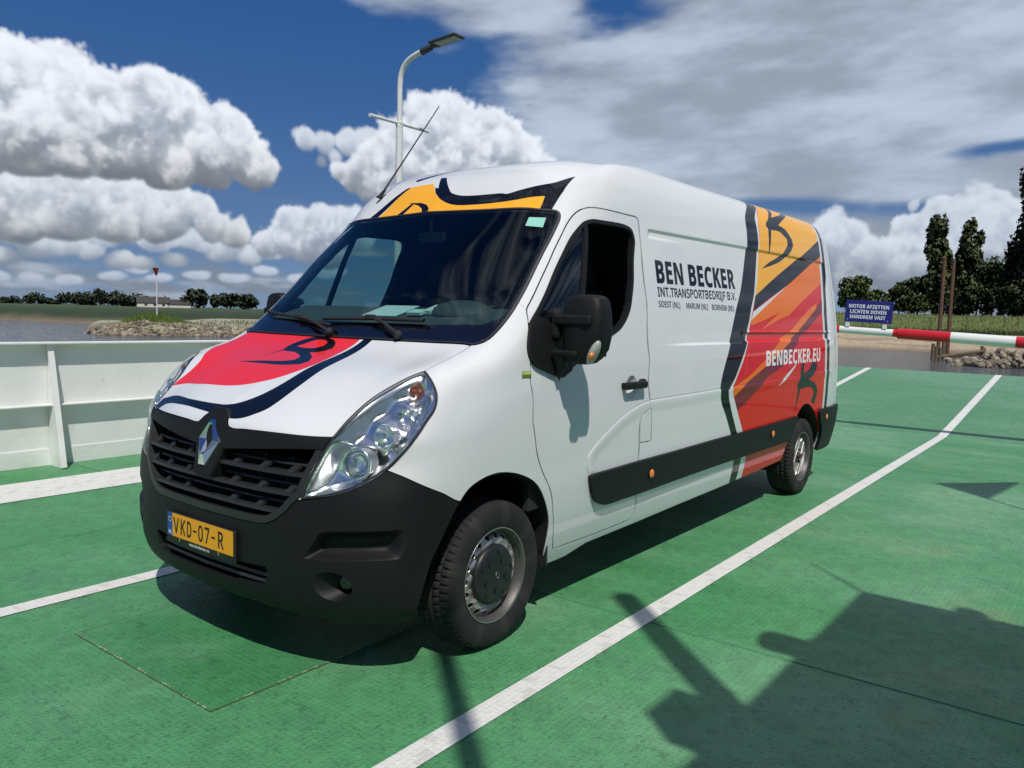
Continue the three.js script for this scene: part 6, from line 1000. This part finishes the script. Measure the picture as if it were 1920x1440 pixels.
tree('bank_tree', 'dense dark tree between the two poplars', 1768, 172, 9.5, 6.0, roundCrown(951, 9.5, 6.0, 5000, 0.42, DARK, 0.03)); tree('bank_tree', 'broad dark tree right of the right poplar', 1850, 165, 10.6, 10.0, roundCrown(961, 10.6, 10.0, 9000, 0.42, DARK, 0.03)); tree('bank_tree', 'low dark tree at the foot of the right poplar', 1822, 158, 6.0, 6.0, roundCrown(966, 6.0, 6.0, 5000, 0.4, DARK, 0.03));
tree('bank_tree', 'dark tree with ragged crown at the right edge of the picture', 1893, 150, 13.0, 6.2, columnCrown(971, 13.0, 6.2, 9000, 0.45, [0.03, 0.05, 0.018])); tree('tall_tree', 'tallest dark tree cut off by the right edge of the picture', 1950, 140, 24, 9.5, columnCrown(981, 24, 9.5, 14000, 0.5, [0.022, 0.040, 0.014])); tree('bank_tree', 'low dark tree under the tall tree at the right edge', 1900, 140, 6.4, 6.0, roundCrown(991, 6.4, 6.0, 6000, 0.36, DARK, 0.02));
// grass along the bank tops
{
  const r = mulberry(606), n = 9000, P = [], C = []; const blade = (u, d, h, w, c) => { const [x, z] = at(u, d), y = land(u, d)[0] - 0.05, a = r() * 6.28, dx = Math.cos(a) * w, dz = Math.sin(a) * w, lx = (r() - 0.5) * h * 0.6; P.push(x - dx, y, z - dz, x + dx, y, z + dz, x + lx, y + h, z + lx * 0.5); for (let k = 0; k < 3; k++) C.push(...c); };
  for (let i = 0; i < n; i++) { const k = r(); if (k < 0.30) { const u = 225 + 130 * (r() + r()) / 2 * 1; blade(u, 77 + 6 * r(), 0.14 + 0.2 * r(), 0.05, [0.085 * (0.6 + r()), 0.135 * (0.6 + r()), 0.02]); } else if (k < 0.42) blade(330 + 230 * r(), 79 + 20 * r(), 0.12 + 0.25 * r() * r(), 0.07, [0.06 * (0.6 + r()), 0.09 * (0.6 + r()), 0.02]); else if (k < 0.62) blade(1555 + 420 * r(), 101.5 + 5 * r(), 0.25 + 0.55 * r() * r(), 0.10, [0.06 * (0.5 + r()), 0.075 * (0.5 + r()), 0.02]); else blade(1555 + 420 * r(), 106 + 20 * r(), 0.15 + 0.3 * r(), 0.06, [0.13 * (0.6 + 0.7 * r()), 0.15 * (0.6 + 0.7 * r()), 0.045]); }
  const g = new THREE.BufferGeometry(); g.setAttribute('position', new THREE.Float32BufferAttribute(P, 3)); g.setAttribute('color', new THREE.Float32BufferAttribute(C, 3)); g.computeVertexNormals();
  const m = mesh('bank_grass', g, std('#ffffff', 0.9, { vertexColors: true, side: THREE.DoubleSide }), scene); m.userData = { label: 'rough grass growing along the river banks', category: 'grass', kind: 'stuff' };
}
renderer.render(scene, camera);
